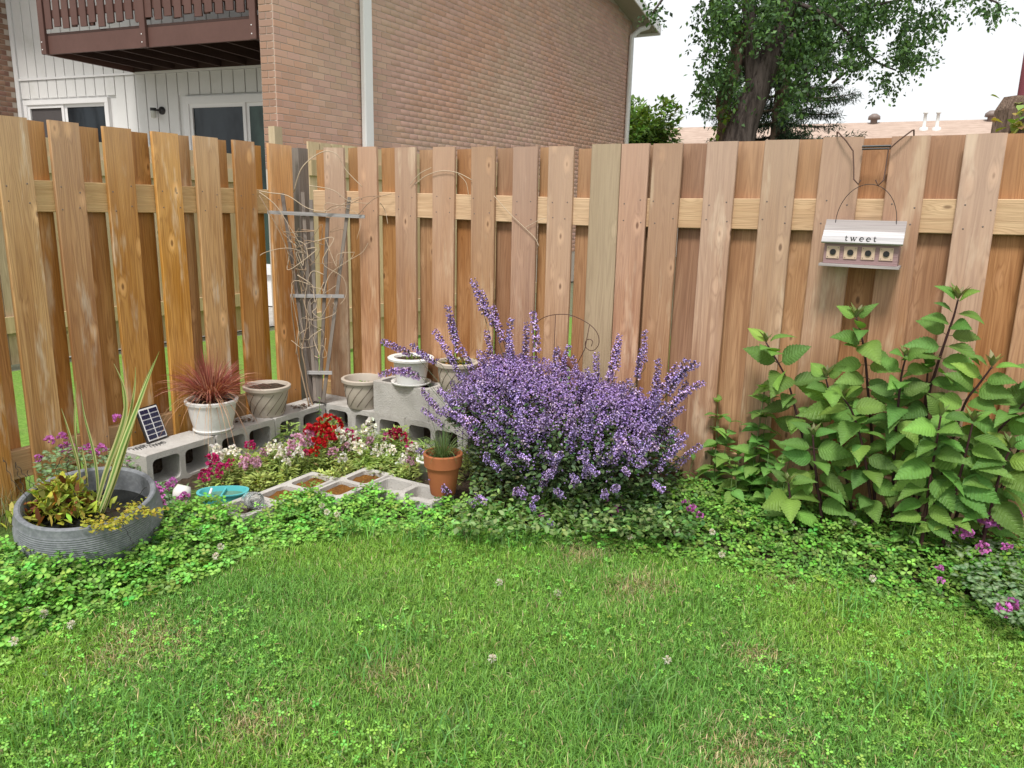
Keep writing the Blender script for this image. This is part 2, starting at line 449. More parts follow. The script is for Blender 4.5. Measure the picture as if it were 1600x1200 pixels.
# bed of soil inside the fence corner, a lumpy sheet
def lumpy(name, s0, s1, t0, t1, n, m, z, amp, mat):
    S, T = np.meshgrid(np.linspace(s0, s1, n), np.linspace(t0, t1, m))
    Z = z + amp * (rng.random(S.shape))
    Z[0, :] = z - 0.008; Z[-1, :] = z - 0.008; Z[:, 0] = z - 0.008; Z[:, -1] = z - 0.008
    P = C3[None, :] + S.ravel()[:, None] * V + T.ravel()[:, None] * U; P[:, 2] = Z.ravel()
    P[:, 2] = np.where(T.ravel() < np.interp(S.ravel(), [0, 1.9, 2.6, 3.2, 5.2], [-1.4, -1.1, -0.72, -0.62, -0.62]), -0.02, P[:, 2])
    idx = np.arange(n * m).reshape(m, n)
    q = np.stack([idx[:-1, :-1], idx[:-1, 1:], idx[1:, 1:], idx[1:, :-1]], axis=-1).reshape(-1, 4)
    return link(name, np_mesh(name, P, q.ravel(), np.full(len(q), 4), mat))
sb = lumpy('soil_bed', 0.02, 5.2, -1.35, -0.01, 150, 60, 0.006, 0.02, M['soil']); tag(sb, kind='structure')

M['slab_grey'] = groundmat('slab_grey', (0.42, 0.40, 0.37), (0.50, 0.48, 0.45), (0.38, 0.37, 0.34), 8, bump=0.2)
pv_ = MB().add([W(-11, 0.2, -0.018), W(-3.45, 0.2, -0.018), W(-3.45, 4.0, -0.018), W(-11, 4.6, -0.018)], [(0, 1, 2, 3)]).build('unseen_slab', M['slab_grey']); tag(pv_, kind='structure')  # unseen grey slab, added to cut green bounce onto the siding
# ------------------------------------------------------------------ fences
def board_mesh(name, w, z0, z1, mat, th=0.019, skew=0.0, bow=0.0):
    c = 0.003; x0, x1 = -w / 2, w / 2
    pr = [(x0 + c, 0), (x1 - c, 0), (x1, c), (x1, th), (x0, th), (x0, c)]
    n = len(pr); zm = (z0 + z1) * 0.55
    vs = [(x, y, z0) for x, y in pr] + [(x + bow, y, zm) for x, y in pr] + [(x, y, z1 + skew * x) for x, y in pr]
    fs = [tuple(range(n - 1, -1, -1)), tuple(range(2 * n, 3 * n))]
    fs += [(k * n + i, k * n + (i + 1) % n, (k + 1) * n + (i + 1) % n, (k + 1) * n + i) for k in range(2) for i in range(n)]
    return MB().add(vs, fs).mesh(name, mat)

def ztop(s): return float(np.interp(s, [-0.2, 0.7, 1.92, 2.7, 3.8, 5], [1.797, 1.790, 1.769, 1.780, 1.791, 1.795]))
def zrail(s): return float(np.interp(s, [-0.2, 0.45, 1.92, 2.5, 3.85, 5.2], [1.540, 1.528, 1.509, 1.515, 1.536, 1.545]))

# right-hand fence: front boards by their edges in the photograph
M['nail'] = simple('nail', (0.16, 0.13, 0.11), 0.6, 0.4)
nail_me = MB().lathe([(0, 0), (0.0042, 0), (0.003, 0.0012), (0, 0.0016)], 6).mesh('nail', M['nail'])
def nails(o, w, zs):
    for z in zs:
        for sx in (-0.3, 0.3): link('nail', nail_me, o, (sx * w + rng.normal(0, .006), 0.0, z + rng.normal(0, .012)), (R_(90), 0, 0))
fr = thing('wooden_fence', 'long weathered tan board fence behind the purple catmint and the birdhouse', 'fence', C3, -TH)
front_px = [(505, 536), (558, 587.5), (616, 648.5), (675.5, 710), (736, 773), (801.5, 840), (856.5, 896), (970.5, 1014), (1020, 1066), (1104, 1152), (1194, 1247), (1284, 1348), (1391, 1452), (1506, 1571)]
front_s = []
for a, b in front_px:
    s0, _ = onR(a, 235); s1, _ = onR(b, 235); front_s.append((s0, s1))
gap = front_s[-1][0] - front_s[-2][1]
while front_s[-1][1] < 5.1:
    front_s.append((front_s[-1][1] + gap, front_s[-1][1] + gap + 0.15))
for s0, s1 in front_s:
    m = (s0 + s1) / 2
    nails(link('board', board_mesh('board', s1 - s0, rng.uniform(0, 0.012), ztop(m) + rng.normal(0, 0.003), M['woodR'], skew=rng.normal(0, 0.012), bow=rng.normal(0, 0.003)), fr, (m, rng.normal(0, 0.0012), 0)), s1 - s0, (1.49, 1.41, 0.24))
back_s = []
for a in (493, 543.5, 595.5, 655, 714, 777, 844):
    s0, _ = onR(a, 235, 0.06); back_s.append((s0, s0 + 0.152))
a7, b7 = front_s[6][1], front_s[7][0]
back_s.append((a7 - 0.0, a7 + 0.15))
for i in range(7, len(front_s) - 1):
    m = (front_s[i][1] + front_s[i + 1][0]) / 2; w = max(0.15, front_s[i + 1][0] - front_s[i][1] + 0.05)
    back_s.append((m - w / 2 + 0.01, m + w / 2 + 0.01))
lastb = -9
for s0, s1 in back_s:
    s0 = max(s0, lastb + 0.004); s1 = max(s1, s0 + 0.08); lastb = s1
    m = (s0 + s1) / 2
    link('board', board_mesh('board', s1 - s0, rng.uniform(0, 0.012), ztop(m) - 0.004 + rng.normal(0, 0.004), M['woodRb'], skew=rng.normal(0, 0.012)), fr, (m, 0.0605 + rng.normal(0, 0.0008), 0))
def railR(s0, s1, dz, h):
    za, zb = zrail(s0) - dz, zrail(s1) - dz
    L = s1 - s0
    b = MB(); c = 0.003
    ring = lambda x, z: [(x, 0, z - h + c), (x, c, z - h), (x, 0.036, z - h), (x, 0.036, z), (x, c, z), (x, 0, z - c)]
    n = 6
    b.add(ring(-L / 2, za) + ring(L / 2, zb), [tuple(range(n)), tuple(range(2 * n - 1, n - 1, -1))] + [((i + 1) % n, i, n + i, n + (i + 1) % n) for i in range(n)])
    return b.build('rail', M['rail'], fr, loc=((s0 + s1) / 2, 0.0215, 0))
sp0, sp1 = onR(924, 240, -0.004)[0], onR(969.5, 240, -0.004)[0]
for a, b in ((0.03, sp0 - 0.002), (sp1 + 0.002, 5.15)):
    railR(a, b, 0.0, 0.143); railR(a, b, 1.255, 0.14)
MB().cbox(-(sp1 - sp0) / 2, (sp1 - sp0) / 2, 0, 0.09, 0, ztop(sp0) + 0.008, 0.005).build('post', M['post_green'], fr, loc=((sp0 + sp1) / 2, -0.006, 0))
MB().cbox(-0.045, 0.045, -0.045, 0.045, 0, 1.792, 0.004).build('post', M['greywood'], fr, loc=(-0.052, -0.018, 0))

# left-hand fence
fl = thing('wooden_fence', 'golden brown board fence with see-through gaps behind the row of pots', 'fence', C3, -TH)
L_px = [(78, 125), (162, 206), (237, 278), (303, 340), (363.5, 397), (418.5, 455)]
L_t = [(onL(a, 205)[0], onL(b, 205)[0]) for a, b in L_px]
t1 = onL(45, 205)[0]; L_t = [(t1 - 0.15, t1)] + L_t
w0 = L_t[1][0] - L_t[0][1]
for i in range(4): L_t = [(L_t[0][0] - w0 - 0.15, L_t[0][0] - w0)] + L_t
for t0, t1 in L_t:
    m = (t0 + t1) / 2
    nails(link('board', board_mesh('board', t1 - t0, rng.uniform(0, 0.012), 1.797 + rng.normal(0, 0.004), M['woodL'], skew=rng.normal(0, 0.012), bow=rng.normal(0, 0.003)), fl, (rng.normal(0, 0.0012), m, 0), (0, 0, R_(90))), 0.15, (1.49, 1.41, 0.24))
Lb = [onL(b, 210, -0.06)[0] for b in (71, 154, 231, 295, 353, 407)]
Lb = [Lb[0] - 0.275 * k for k in (4, 3, 2, 1)] + Lb
for t1 in Lb:
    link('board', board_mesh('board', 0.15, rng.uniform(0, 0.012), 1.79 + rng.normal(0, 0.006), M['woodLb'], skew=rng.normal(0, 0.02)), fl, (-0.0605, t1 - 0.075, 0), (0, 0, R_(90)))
for zt, h in ((1.527, 0.143), (0.285, 0.14)):
    b = MB(); L = 2.95
    c = 0.003; n = 6
    ring = lambda x: [(x, 0, zt - h + c), (x, c, zt - h), (x, 0.036, zt - h), (x, 0.036, zt), (x, c, zt), (x, 0, zt - c)]
    b.add(ring(-L / 2) + ring(L / 2), [tuple(range(n)), tuple(range(2 * n - 1, n - 1, -1))] + [((i + 1) % n, i, n + i, n + (i + 1) % n) for i in range(n)])
    b.build('rail', M['rail'], fl, loc=(-0.0215, -0.105 - L / 2, 0), rot=(0, 0, R_(90)))

# neighbours' fences glimpsed through the gaps
def plain_fence(label, p0, p1, h):
    p0, p1 = np.array(p0), np.array(p1); d = p1 - p0; L = np.linalg.norm(d); a = math.atan2(d[1], d[0])
    t = thing('neighbour_fence', label, 'fence', p0, a)
    me = board_mesh('board', 0.142, 0.02, h, M['tanwood'])
    n = int(L / 0.15)
    for i in range(n): link('board', me, t, (0.075 + i * 0.15, rng.normal(0, 0.003), 0))
    for z in (h - 0.3, 0.3): MB().box(0, n * 0.15, -0.04, -0.002, z, z + 0.14).build('rail', M['tanwood'], t)
    return t
n1 = plain_fence('pale board fence across the neighbouring lawn, seen through gaps beside brick wall', W(-3.35, -2.2), W(-3.3, 2.55), 1.96)
MB().cbox(4.86, 4.98, -0.22, -0.12, 0, 2.28, 0.004).build('post', M['tanwood'], n1)
plain_fence('pale board fence in front of the brick end wall, glimpsed between boards', W(-1.55, 1.6), W(-1.4, 5.9), 2.0)

# ------------------------------------------------------------------ brick apartment building
BC = np.array([-2.71436238, 9.1, 0.0])
A2 = R_(22.0)
U2 = np.array([math.sin(A2), math.cos(A2), 0]); V2 = np.array([math.cos(A2), -math.sin(A2), 0])
def fac(x, y, t):
    p = onpl(x, y, BC + U2 * t, U2); return float(V2 @ (p - BC)), float(p[2])
BL, CH = 0.195, 0.076
M['brick'] = brickmat('brick', (0.59, 0.37, 0.30), (0.57, 0.40, 0.30), (0.60, 0.32, 0.225), TH, tuple(BC), BL, CH)
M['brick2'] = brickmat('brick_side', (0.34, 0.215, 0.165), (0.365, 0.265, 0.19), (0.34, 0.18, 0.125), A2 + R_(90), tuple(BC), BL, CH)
M['mortar'] = simple('mortar', (0.58, 0.50, 0.43), 0.95, 0.1, scale=60)
M['white'] = simple('white_paint', (0.84, 0.83, 0.83), 0.5, 0.4, var=0.08, scale=12, bump=0.05)
M['siding'] = simple('white_siding', (0.80, 0.79, 0.78), 0.6, 0.3, var=0.10, scale=8, bump=0.1, dirt=(0.60, 0.60, 0.55))
M['brown'] = simple('brown_stain', (0.135, 0.068, 0.055), 0.6, 0.3, var=0.25, scale=20, bump=0.2)
M['joist'] = simple('dark_joist', (0.06, 0.035, 0.03), 0.8, 0.2)
M['soffit'] = simple('soffit', (0.40, 0.36, 0.30), 0.8, 0.2)
def glass(name, col, rough=0.06):
    t = NT(name); v = t.objvec()[0]
    c = t.mix(t.mapr(t.noise(t.map(v, (1.5, 1, 0.6)), 2.2, 3), 0.35, 0.7), col, tuple(x * 0.35 for x in col))
    t.set(c, rough, 0.28); return t.m
M['pane_dark'] = glass('pane_dark', (0.045, 0.055, 0.065)); M['pane_screen'] = simple('screen', (0.10, 0.09, 0.09), 0.7, 0.2)
M['pane_green'] = glass('pane_green', (0.06, 0.10, 0.085))
M['black_metal'] = simple('black_metal', (0.02, 0.018, 0.018), 0.45, 0.5)
M['jar'] = simple('frosted_jar', (0.55, 0.55, 0.5), 0.25, 0.5)

bld = thing('apartment_building', 'tan and pink brick apartment building with white siding and a brown balcony', 'building', BC, 0)
def rake(y): return 5.5 + 0.21 * (10.3 - y) if y > 5.2 else 5.5 + 0.21 * 5.1 - 0.21 * (5.2 - y)
WL = 10.46
bw = MB()
yy = [0, 5.2, WL]
vs = []
for x in (-0.0055, -0.2):
    vs += [(x, 0, 0), (x, WL, 0), (x, WL, rake(WL)), (x, 5.2, rake(5.2)), (x, 0, rake(0))]
bw.add(vs, [(0, 1, 2, 3, 4), (9, 8, 7, 6, 5), (0, 5, 6, 1), (1, 6, 7, 2), (2, 7, 8, 3), (3, 8, 9, 4), (4, 9, 5, 0)])
wall = bw.build('brick_wall', M['mortar'], bld, rot=(0, 0, -TH))
def brick_tmpl(l, h):
    j = 0.0085; c = 0.002
    y0, y1, z0, z1 = j / 2, l - j / 2, j / 2, h - j / 2
    v = [(-0.02, y0, z0), (-0.02, y1, z0), (-0.02, y1, z1), (-0.02, y0, z1),
         (-c, y0, z0), (-c, y1, z0), (-c, y1, z1), (-c, y0, z1),
         (0, y0 + c, z0 + c), (0, y1 - c, z0 + c), (0, y1 - c, z1 - c), (0, y0 + c, z1 - c)]
    f = [(8, 9, 10, 11)] + [(4 + i, 4 + (i + 1) % 4, 8 + (i + 1) % 4, 8 + i) for i in range(4)] + [(i, (i + 1) % 4, 4 + (i + 1) % 4, 4 + i) for i in range(4)]
    return v, f
bv, bf = brick_tmpl(BL, CH); hv, hf = brick_tmpl(BL / 2, CH)
me_full = MB().add(bv, bf).mesh('brick', M['brick']); me_half = MB().add(hv, hf).mesh('brick', M['brick'])
rz = Matrix.Rotation(-TH, 3, 'Z'); rzn = np.array(rz)
cand, rest_full, rest_half = [], [], []
for r in range(8, int(6.6 / CH)):
    z = r * CH
    n = int(WL / BL) + 1
    for i in range(n):
        y = (i - (0.5 if r % 2 else 0.0)) * BL; half = False
        if r % 2 and i == 0: y = 0.0; half = True
        if y + BL > WL or z + CH > min(rake(y), rake(y + BL)): continue
        cand.append((y, z, half))
pc = np.array([rzn @ np.array([0, c[0] + 0.1, c[1] + 0.04]) + BC for c in cand])
px_, py_ = proj(pc); dist = np.linalg.norm(pc - CAMP, axis=1)
vis = (py_ > -8) & (py_ < 236)
order = np.argsort(np.where(vis, dist, 1e6))
chosen = set(order[:255].tolist())
for i, (y, z, half) in enumerate(cand):
    if i in chosen: link('brick', me_half if half else me_full, wall, (0, y, z))
    elif half: rest_half.append((0, y, z))
    else: rest_full.append((0, y, z))
def stuffbricks(name, v, f, pos, mat, parent):
    pos = np.array(pos); n = len(pos)
    me = scatter(name, v, f, pos, np.tile(np.eye(3), (n, 1, 1)), np.ones(n), np.ones((n, 3)), mat)
    return tag(link(name, me, parent), kind='stuff')
stuffbricks('brickwork', bv, bf, rest_full, M['brick'], wall)
if rest_half: stuffbricks('brickwork', hv, hf, rest_half, M['brick'], wall)

# wing-wall end, one brick wide, with its own courses
def V2loc(s, t, z): return (V2 * s + U2 * t + np.array([0, 0, z]))
we = MB().box(-0.2, -0.006, 0.0075, 1.45, 0, rake(0)).build('wing_wall', M['mortar'], bld, rot=(0, 0, -A2))
turn = lambda v: [(-(y), -x, z) for x, y, z in v]          # front face looks along -y, runs to -x
wv, hvv = turn(bv), turn(hv)
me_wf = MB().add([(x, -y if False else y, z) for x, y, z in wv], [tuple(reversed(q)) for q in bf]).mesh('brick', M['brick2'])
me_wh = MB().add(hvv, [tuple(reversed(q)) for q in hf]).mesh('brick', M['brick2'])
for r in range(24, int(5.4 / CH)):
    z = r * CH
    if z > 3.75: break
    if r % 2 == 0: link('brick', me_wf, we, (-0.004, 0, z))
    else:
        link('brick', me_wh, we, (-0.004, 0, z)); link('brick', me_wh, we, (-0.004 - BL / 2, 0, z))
# next wing wall, far left, mostly end-on
lw_s = fac(20, 90, 1.44)[0]
w2 = MB().box(lw_s - 0.3, lw_s - 0.0075, -0.6, 1.6, 0, 6.2).build('wing_wall', M['mortar'], bld, rot=(0, 0, -A2))
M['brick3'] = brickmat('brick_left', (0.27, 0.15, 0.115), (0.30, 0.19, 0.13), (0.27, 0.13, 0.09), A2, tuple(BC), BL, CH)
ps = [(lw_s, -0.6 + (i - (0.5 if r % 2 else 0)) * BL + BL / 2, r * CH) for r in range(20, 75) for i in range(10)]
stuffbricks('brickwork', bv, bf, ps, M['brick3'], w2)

# white siding: each upright board a piece of its own
TS = 1.44
sw = MB().box(lw_s, -0.2, TS + 0.03, TS + 0.12, 0, 6.0).build('siding_wall', M['siding'], bld, rot=(0, 0, -A2))
win = [fac(38, 158, TS)[0], fac(170, 152, TS)[0]]; wz = fac(100, 155, TS)[1]
dor = [fac(287, 152, TS)[0], -0.9]; dz = fac(330, 150, TS)[1]
x = lw_s + 0.09
MB().box(lw_s + 0.002, lw_s + 0.085, TS - 0.02, TS + 0.028, 0, 6.0).build('corner_trim', M['white'], sw)
while x < -0.25:
    x1 = min(x + 0.197, -0.205)
    mid = (x + x1) / 2
    spans = [(3.245, 5.9), (0.3, 3.205)]
    if win[0] - 0.05 < mid < win[1] + 0.05: spans[1] = (wz + 0.03, 3.205)
    if dor[0] - 0.02 < mid < dor[1] + 0.05: spans[1] = (dz + 0.03, 3.205)
    for a, b in spans:
        MB().cbox(x + 0.006, x1 - 0.006, TS, TS + 0.029, a, b, 0.004).build('siding_board', M['siding'], sw)
    x += 0.2
MB().box(lw_s + 0.087, -0.21, TS - 0.018, TS + 0.026, 3.21, 3.24).build('flashing', M['white'], sw)

def opening(name, s0, s1, z0, z1, mull, mats, fw=0.07):
    f = MB()
    f.box(s0, s1, TS - 0.03, TS + 0.06, z1 - fw, z1); f.box(s0, s1, TS - 0.03, TS + 0.06, z0, z0 + fw)
    f.box(s0, s0 + fw, TS - 0.028, TS + 0.06, z0 + fw, z1 - fw); f.box(s1 - fw, s1, TS - 0.028, TS + 0.06, z0 + fw, z1 - fw)
    fo = f.build(name, M['white'], bld, rot=(0, 0, -A2))
    edges = [s0 + fw] + mull + [s1 - fw]
    for i in range(len(edges) - 1):
        a, b = edges[i], edges[i + 1]
        MB().box(a + 0.05, b - 0.05, TS + 0.012, TS + 0.02, z0 + fw + 0.05, z1 - fw - 0.05).build('pane', mats[i], fo)
        s = MB(); q = 0.05
        yo = TS - 0.012 + 0.02 * (i % 2)
        s.box(a, b, yo, yo + 0.025, z1 - fw - q, z1 - fw); s.box(a, b, yo, yo + 0.025, z0 + fw, z0 + fw + q)
        s.box(a, a + q, yo + 0.001, yo + 0.025, z0 + fw + q, z1 - fw - q); s.box(b - q, b, yo + 0.001, yo + 0.025, z0 + fw + q, z1 - fw - q)
        s.build('sash', M['white'], fo)
    return fo
opening('window', win[0], win[1], 1.2, wz, [fac(100, 165, TS)[0]], [M['pane_screen'], M['pane_dark']])
opening('patio_door', dor[0], dor[1], 0.45, dz, [fac(384, 165, TS)[0]], [M['pane_dark'], M['pane_green']], 0.10)
ls, lz = fac(254, 173, TS)
lamp = MB().lathe([(0.0, 0), (0.055, 0.0), (0.055, 0.02), (0.02, 0.035), (0, 0.035)], 20).build('wall_lamp', M['black_metal'], bld, True, loc=V2loc(ls, TS - 0.002, lz), rot=(R_(90), 0, -A2))
MB().tube([(0, 0, 0.03), (-0.03, 0, 0.08), (-0.07, 0, 0.085)], 0.014, 8).build('arm', M['black_metal'], lamp)
MB().lathe([(0.0, 0.03), (0.042, 0.03), (0.042, -0.01), (0.038, -0.01)], 20).build('cap', M['black_metal'], lamp, loc=(-0.085, 0.0, 0.085), rot=(R_(-90), 0, 0))
MB().lathe([(0.037, 0.0), (0.04, -0.03), (0.036, -0.10), (0.0, -0.115)], 20).build('glass_jar', M['jar'], lamp, True, loc=(-0.085, 0.0, 0.085), rot=(R_(-90), 0, 0))

# balcony
b0, b1 = fac(70, 88, 0.05)[0], -0.215
bz = 3.235; bt = 3.452
ba = MB().box(b0 + 0.045, b1 - 0.002, 0.05, 0.088, bz, bt).build('balcony', M['brown'], bld, rot=(0, 0, -A2))
for x in (b0, fac(222, 45, 0.05)[0], fac(398, 40, 0.05)[0] - 0.04):
    p = MB().cbox(x, x + 0.088, 0.006, 0.048, bz - 0.004, 4.65, 0.004).build('post', M['brown'], ba)
    for z in (bz + 0.05, bz + 0.14): MB().lathe([(0, 0), (0.008, 0), (0.006, 0.004), (0, 0.005)], 8).build('bolt', M['white'], ba, loc=(x + 0.03, 0.005, z), rot=(R_(90), 0, 0))
MB().box(b0, b0 + 0.04, 0.052, TS - 0.002, bz, bt).build('end_beam', M['brown'], ba)
x = b0 + 0.35
while x < b1 - 0.1:
    MB().box(x, x + 0.038, 0.09, TS - 0.04, bz + 0.01, bt - 0.03).build('joist', M['joist'], ba); x += 0.42
MB().box(b0 + 0.045, b1 - 0.003, TS - 0.038, TS - 0.003, bz + 0.005, bt).build('ledger', M['joist'], ba)
y = 0.05
while y < TS - 0.15:
    MB().box(b0 + 0.002, b1 - 0.003, y, y + 0.132, bt + 0.002, bt + 0.03).build('deck_board', M['joist'], ba); y += 0.138
MB().box(b0 + 0.09, b1 - 0.004, 0.05, 0.085, 3.66, 3.75).build('slat_rail', M['brown'], ba)
MB().box(b0 + 0.09, b1 - 0.004, 0.05, 0.085, 4.42, 4.51).build('slat_rail', M['brown'], ba)
x = b0 + 0.10; k = 0
while x < b1 - 0.12:
    w = 0.108
    MB().cbox(x, x + w, 0.026, 0.0485, 3.525 + (0.03 if k % 2 else 0) + rng.normal(0, 0.008), 4.6, 0.003).build('slat', M['brown'], ba)
    MB().cbox(x + w * 0.75, x + w * 0.75 + w * 0.8, 0.0865, 0.108, 3.56 + rng.normal(0, 0.012), 4.6, 0.003).build('slat', M['brown'], ba)
    x += 0.152; k += 1

# downspouts, eaves and roof
y0 = onL(561.6, 100, -3.161)[0] - 2.788; y1 = onL(575, 100, -3.161)[0] - 2.788
MB().cbox(0.012, 0.085, y0, y1, 0.1, 6.25, 0.012).build('downspout', M['white'], bld, rot=(0, 0, -TH))
yd = 10.30
dp = [(0.06, yd, 0.1), (0.06, yd, 4.95), (0.06, yd, 5.15), (0.2, yd + 0.1, 5.30), (0.33, yd + 0.22, 5.36), (0.35, yd + 0.28, 5.46)]
MB().tube(dp, 0.055, 8).build('downspout', M['white'], bld, True, rot=(0, 0, -TH))
so = MB()
def rk(y): return rake(y) - 0.02
for (ya, yb) in ((5.2, 11.0), (-0.6, 5.2)):
    so.add([(-0.03, ya, rk(ya)), (0.42, ya, rk(ya)), (0.42, yb, rk(yb)), (-0.03, yb, rk(yb)), (-0.03, ya, rk(ya) + 0.03), (0.42, ya, rk(ya) + 0.03), (0.42, yb, rk(yb) + 0.03), (-0.03, yb, rk(yb) + 0.03)],
           [(0, 1, 2, 3), (7, 6, 5, 4), (0, 4, 5, 1), (2, 6, 7, 3), (1, 5, 6, 2), (3, 7, 4, 0)])
so.build('soffit', M['soffit'], bld, rot=(0, 0, -TH))
fa = MB()
for (ya, yb) in ((5.2, 11.03), (-0.63, 5.2)):
    fa.add([(0.423, ya, rk(ya) - 0.03), (0.45, ya, rk(ya) - 0.03), (0.45, yb, rk(yb) - 0.03), (0.423, yb, rk(yb) - 0.03), (0.423, ya, rk(ya) + 0.17), (0.45, ya, rk(ya) + 0.17), (0.45, yb, rk(yb) + 0.17), (0.423, yb, rk(yb) + 0.17)],
           [(3, 2, 1, 0), (4, 5, 6, 7), (0, 1, 5, 4), (1, 2, 6, 5), (2, 3, 7, 6), (3, 0, 4, 7)])
fa.build('fascia', M['white'], bld, rot=(0, 0, -TH))
MB().box(-6, 0.42, 11.002, 11.10, rake(11.0) - 0.06, rake(11.0) + 0.10).build('gutter', M['white'], bld, rot=(0, 0, -TH))
def shinglemat(name, a, b):
    t = NT(name); p = t.pos(); sp = t.t.nodes.new('ShaderNodeSeparateXYZ'); t.l(p, sp.inputs[0])
    n1 = t.noise(t.map(p, (3, 3, 9)), 1.0, 3); n2 = t.noise(p, 9, 4)
    br = t.math('MULTIPLY', t.math('FRACT', t.math('DIVIDE', sp.outputs['Z'], 0.085)), 0.35)
    c = t.mix(t.mapr(n1, 0.35, 0.65), a, b); c = t.mix(br, c, tuple(x * 0.6 for x in a)); c = t.mix(t.math('MULTIPLY', n2, 0.3), c, tuple(x * 0.5 for x in b))
    t.set(c, 0.95, 0.1); return t.m
M['shingle'] = shinglemat('shingle', (0.52, 0.40, 0.33), (0.44, 0.33, 0.27))
ro = MB()
for (ya, yb) in ((5.2, 11.0), (-0.6, 5.2)):
    ro.add([(-9, ya, rk(ya) + 0.035), (0.42, ya, rk(ya) + 0.035), (0.42, yb, rk(yb) + 0.035), (-9, yb, rk(yb) + 0.035), (-9, ya, rk(ya) + 0.15), (0.42, ya, rk(ya) + 0.15), (0.42, yb, rk(yb) + 0.15), (-9, yb, rk(yb) + 0.15)],
           [(3, 2, 1, 0), (4, 5, 6, 7), (0, 1, 5, 4), (1, 2, 6, 5), (2, 3, 7, 6), (3, 0, 4, 7)])
ro.build('roof', M['shingle'], bld, rot=(0, 0, -TH))

# ------------------------------------------------------------------ long low house beyond, only its roof shows
hp = aty(985, 200, 30.0); hs0, ht0 = ST(hp)
fh = thing('row_house', 'low row house with a faded pinkish brown shingle roof beyond the fence', 'house', W(hs0 - 6, ht0 + 1, 0), -TH)
RZ = 4.55
def roofz(x): return RZ - 0.0047 * x
fm = MB()
fm.add([(0, -4.5, 2.9), (32, -4.5, 2.9), (32, 0, RZ - 0.15), (0, 0, RZ), (0, -4.5, 2.7), (32, -4.5, 2.7), (32, 4.5, 2.7), (0, 4.5, 2.7), (32, 4.5, 2.9), (0, 4.5, 2.9)],
       [(0, 1, 2, 3), (3, 2, 8, 9), (0, 4, 5, 1), (8, 6, 7, 9), (4, 7, 6, 5), (0, 3, 9, 7, 4), (1, 5, 6, 8, 2)])
fm.build('roof', M['shingle'], fh)
MB().box(0.3, 31.7, -4.1, 4.1, 0, 2.69).build('wall', M['siding'], fh)
M['vent'] = simple('vent_metal', (0.22, 0.17, 0.15), 0.5, 0.4)
M['pipe'] = simple('pale_pipe', (0.68, 0.68, 0.66), 0.5, 0.4)
def onroof(x, y):
    """where a pixel column meets the near slope of the far roof, in the house's frame"""
    d = ray(x, y); n0 = np.array([V[0], V[1], 0]); o = np.array(fh.location)
    best = None
    for k in range(400):
        q = CAMP + d * (10 + k * 0.1) / d[1]; r = q - o; lx, ly = V @ r, U @ r
        if -4.5 < ly < 0.05:
            zr = 2.9 + (RZ - 0.0047 * lx - 2.9) * (ly + 4.5) / 4.5
            if q[2] < zr: return lx, ly, zr
    lx = None
    q = CAMP + d * 33 / d[1]; r = q - o
    return float(V @ r), -0.6, 2.9 + (RZ - 0.0047 * float(V @ r) - 2.9) * (3.9 / 4.5)
for (x, y, r) in ((1365, 193, 0.19), (1548, 190, 0.19)):
    lx, ly, lz_ = onroof(x, y)
    MB().lathe([(r * 0.55, -0.2), (r * 0.55, 0.12), (r, 0.12), (r * 0.95, 0.22), (r * 0.4, 0.3), (0, 0.31)], 16).build('roof_vent', M['vent'], fh, True, loc=(lx, ly, lz_))
for x, y in ((1443, 203), (1463, 203)):
    lx, ly, lz_ = onroof(x, y)
    MB().lathe([(0.14, -0.1), (0.12, 0.05), (0.05, 0.07), (0.045, 0.45), (0.07, 0.46), (0.07, 0.50), (0, 0.51)], 12).build('vent_pipe', M['pipe'], fh, True, loc=(lx, ly, lz_))
# ------------------------------------------------------------------ concrete blocks
def concretemat(name, a, b):
    t = NT(name); v, ov, r = t.objvec()
    n1 = t.noise(v, 140, 3, 0.7); n2 = t.noise(v, 9, 4, 0.6); n3 = t.noise(v, 320, 2)
    c = t.mix(t.mapr(n2, 0.3, 0.7), a, b); c = t.mix(t.math('MULTIPLY', t.mapr(n1, 0.5, 0.75), 0.35), c, tuple(x * 0.45 for x in a))
    c = t.mix(t.mapr(t.noise(v, 5, 5, 0.7), 0.5, 0.72, 0, 0.45), c, (0.27, 0.245, 0.21)); t.set(c, 0.95, 0.15); t.bump(t.math('ADD', n1, t.math('MULTIPLY', n3, 0.5)), 0.9, 0.006); return t.m
M['concrete'] = concretemat('concrete', (0.47, 0.45, 0.42), (0.56, 0.54, 0.51))
M['mulch'] = groundmat('mulch', (0.27, 0.11, 0.025), (0.42, 0.20, 0.045), (0.20, 0.09, 0.03), 120, bump=1.0)
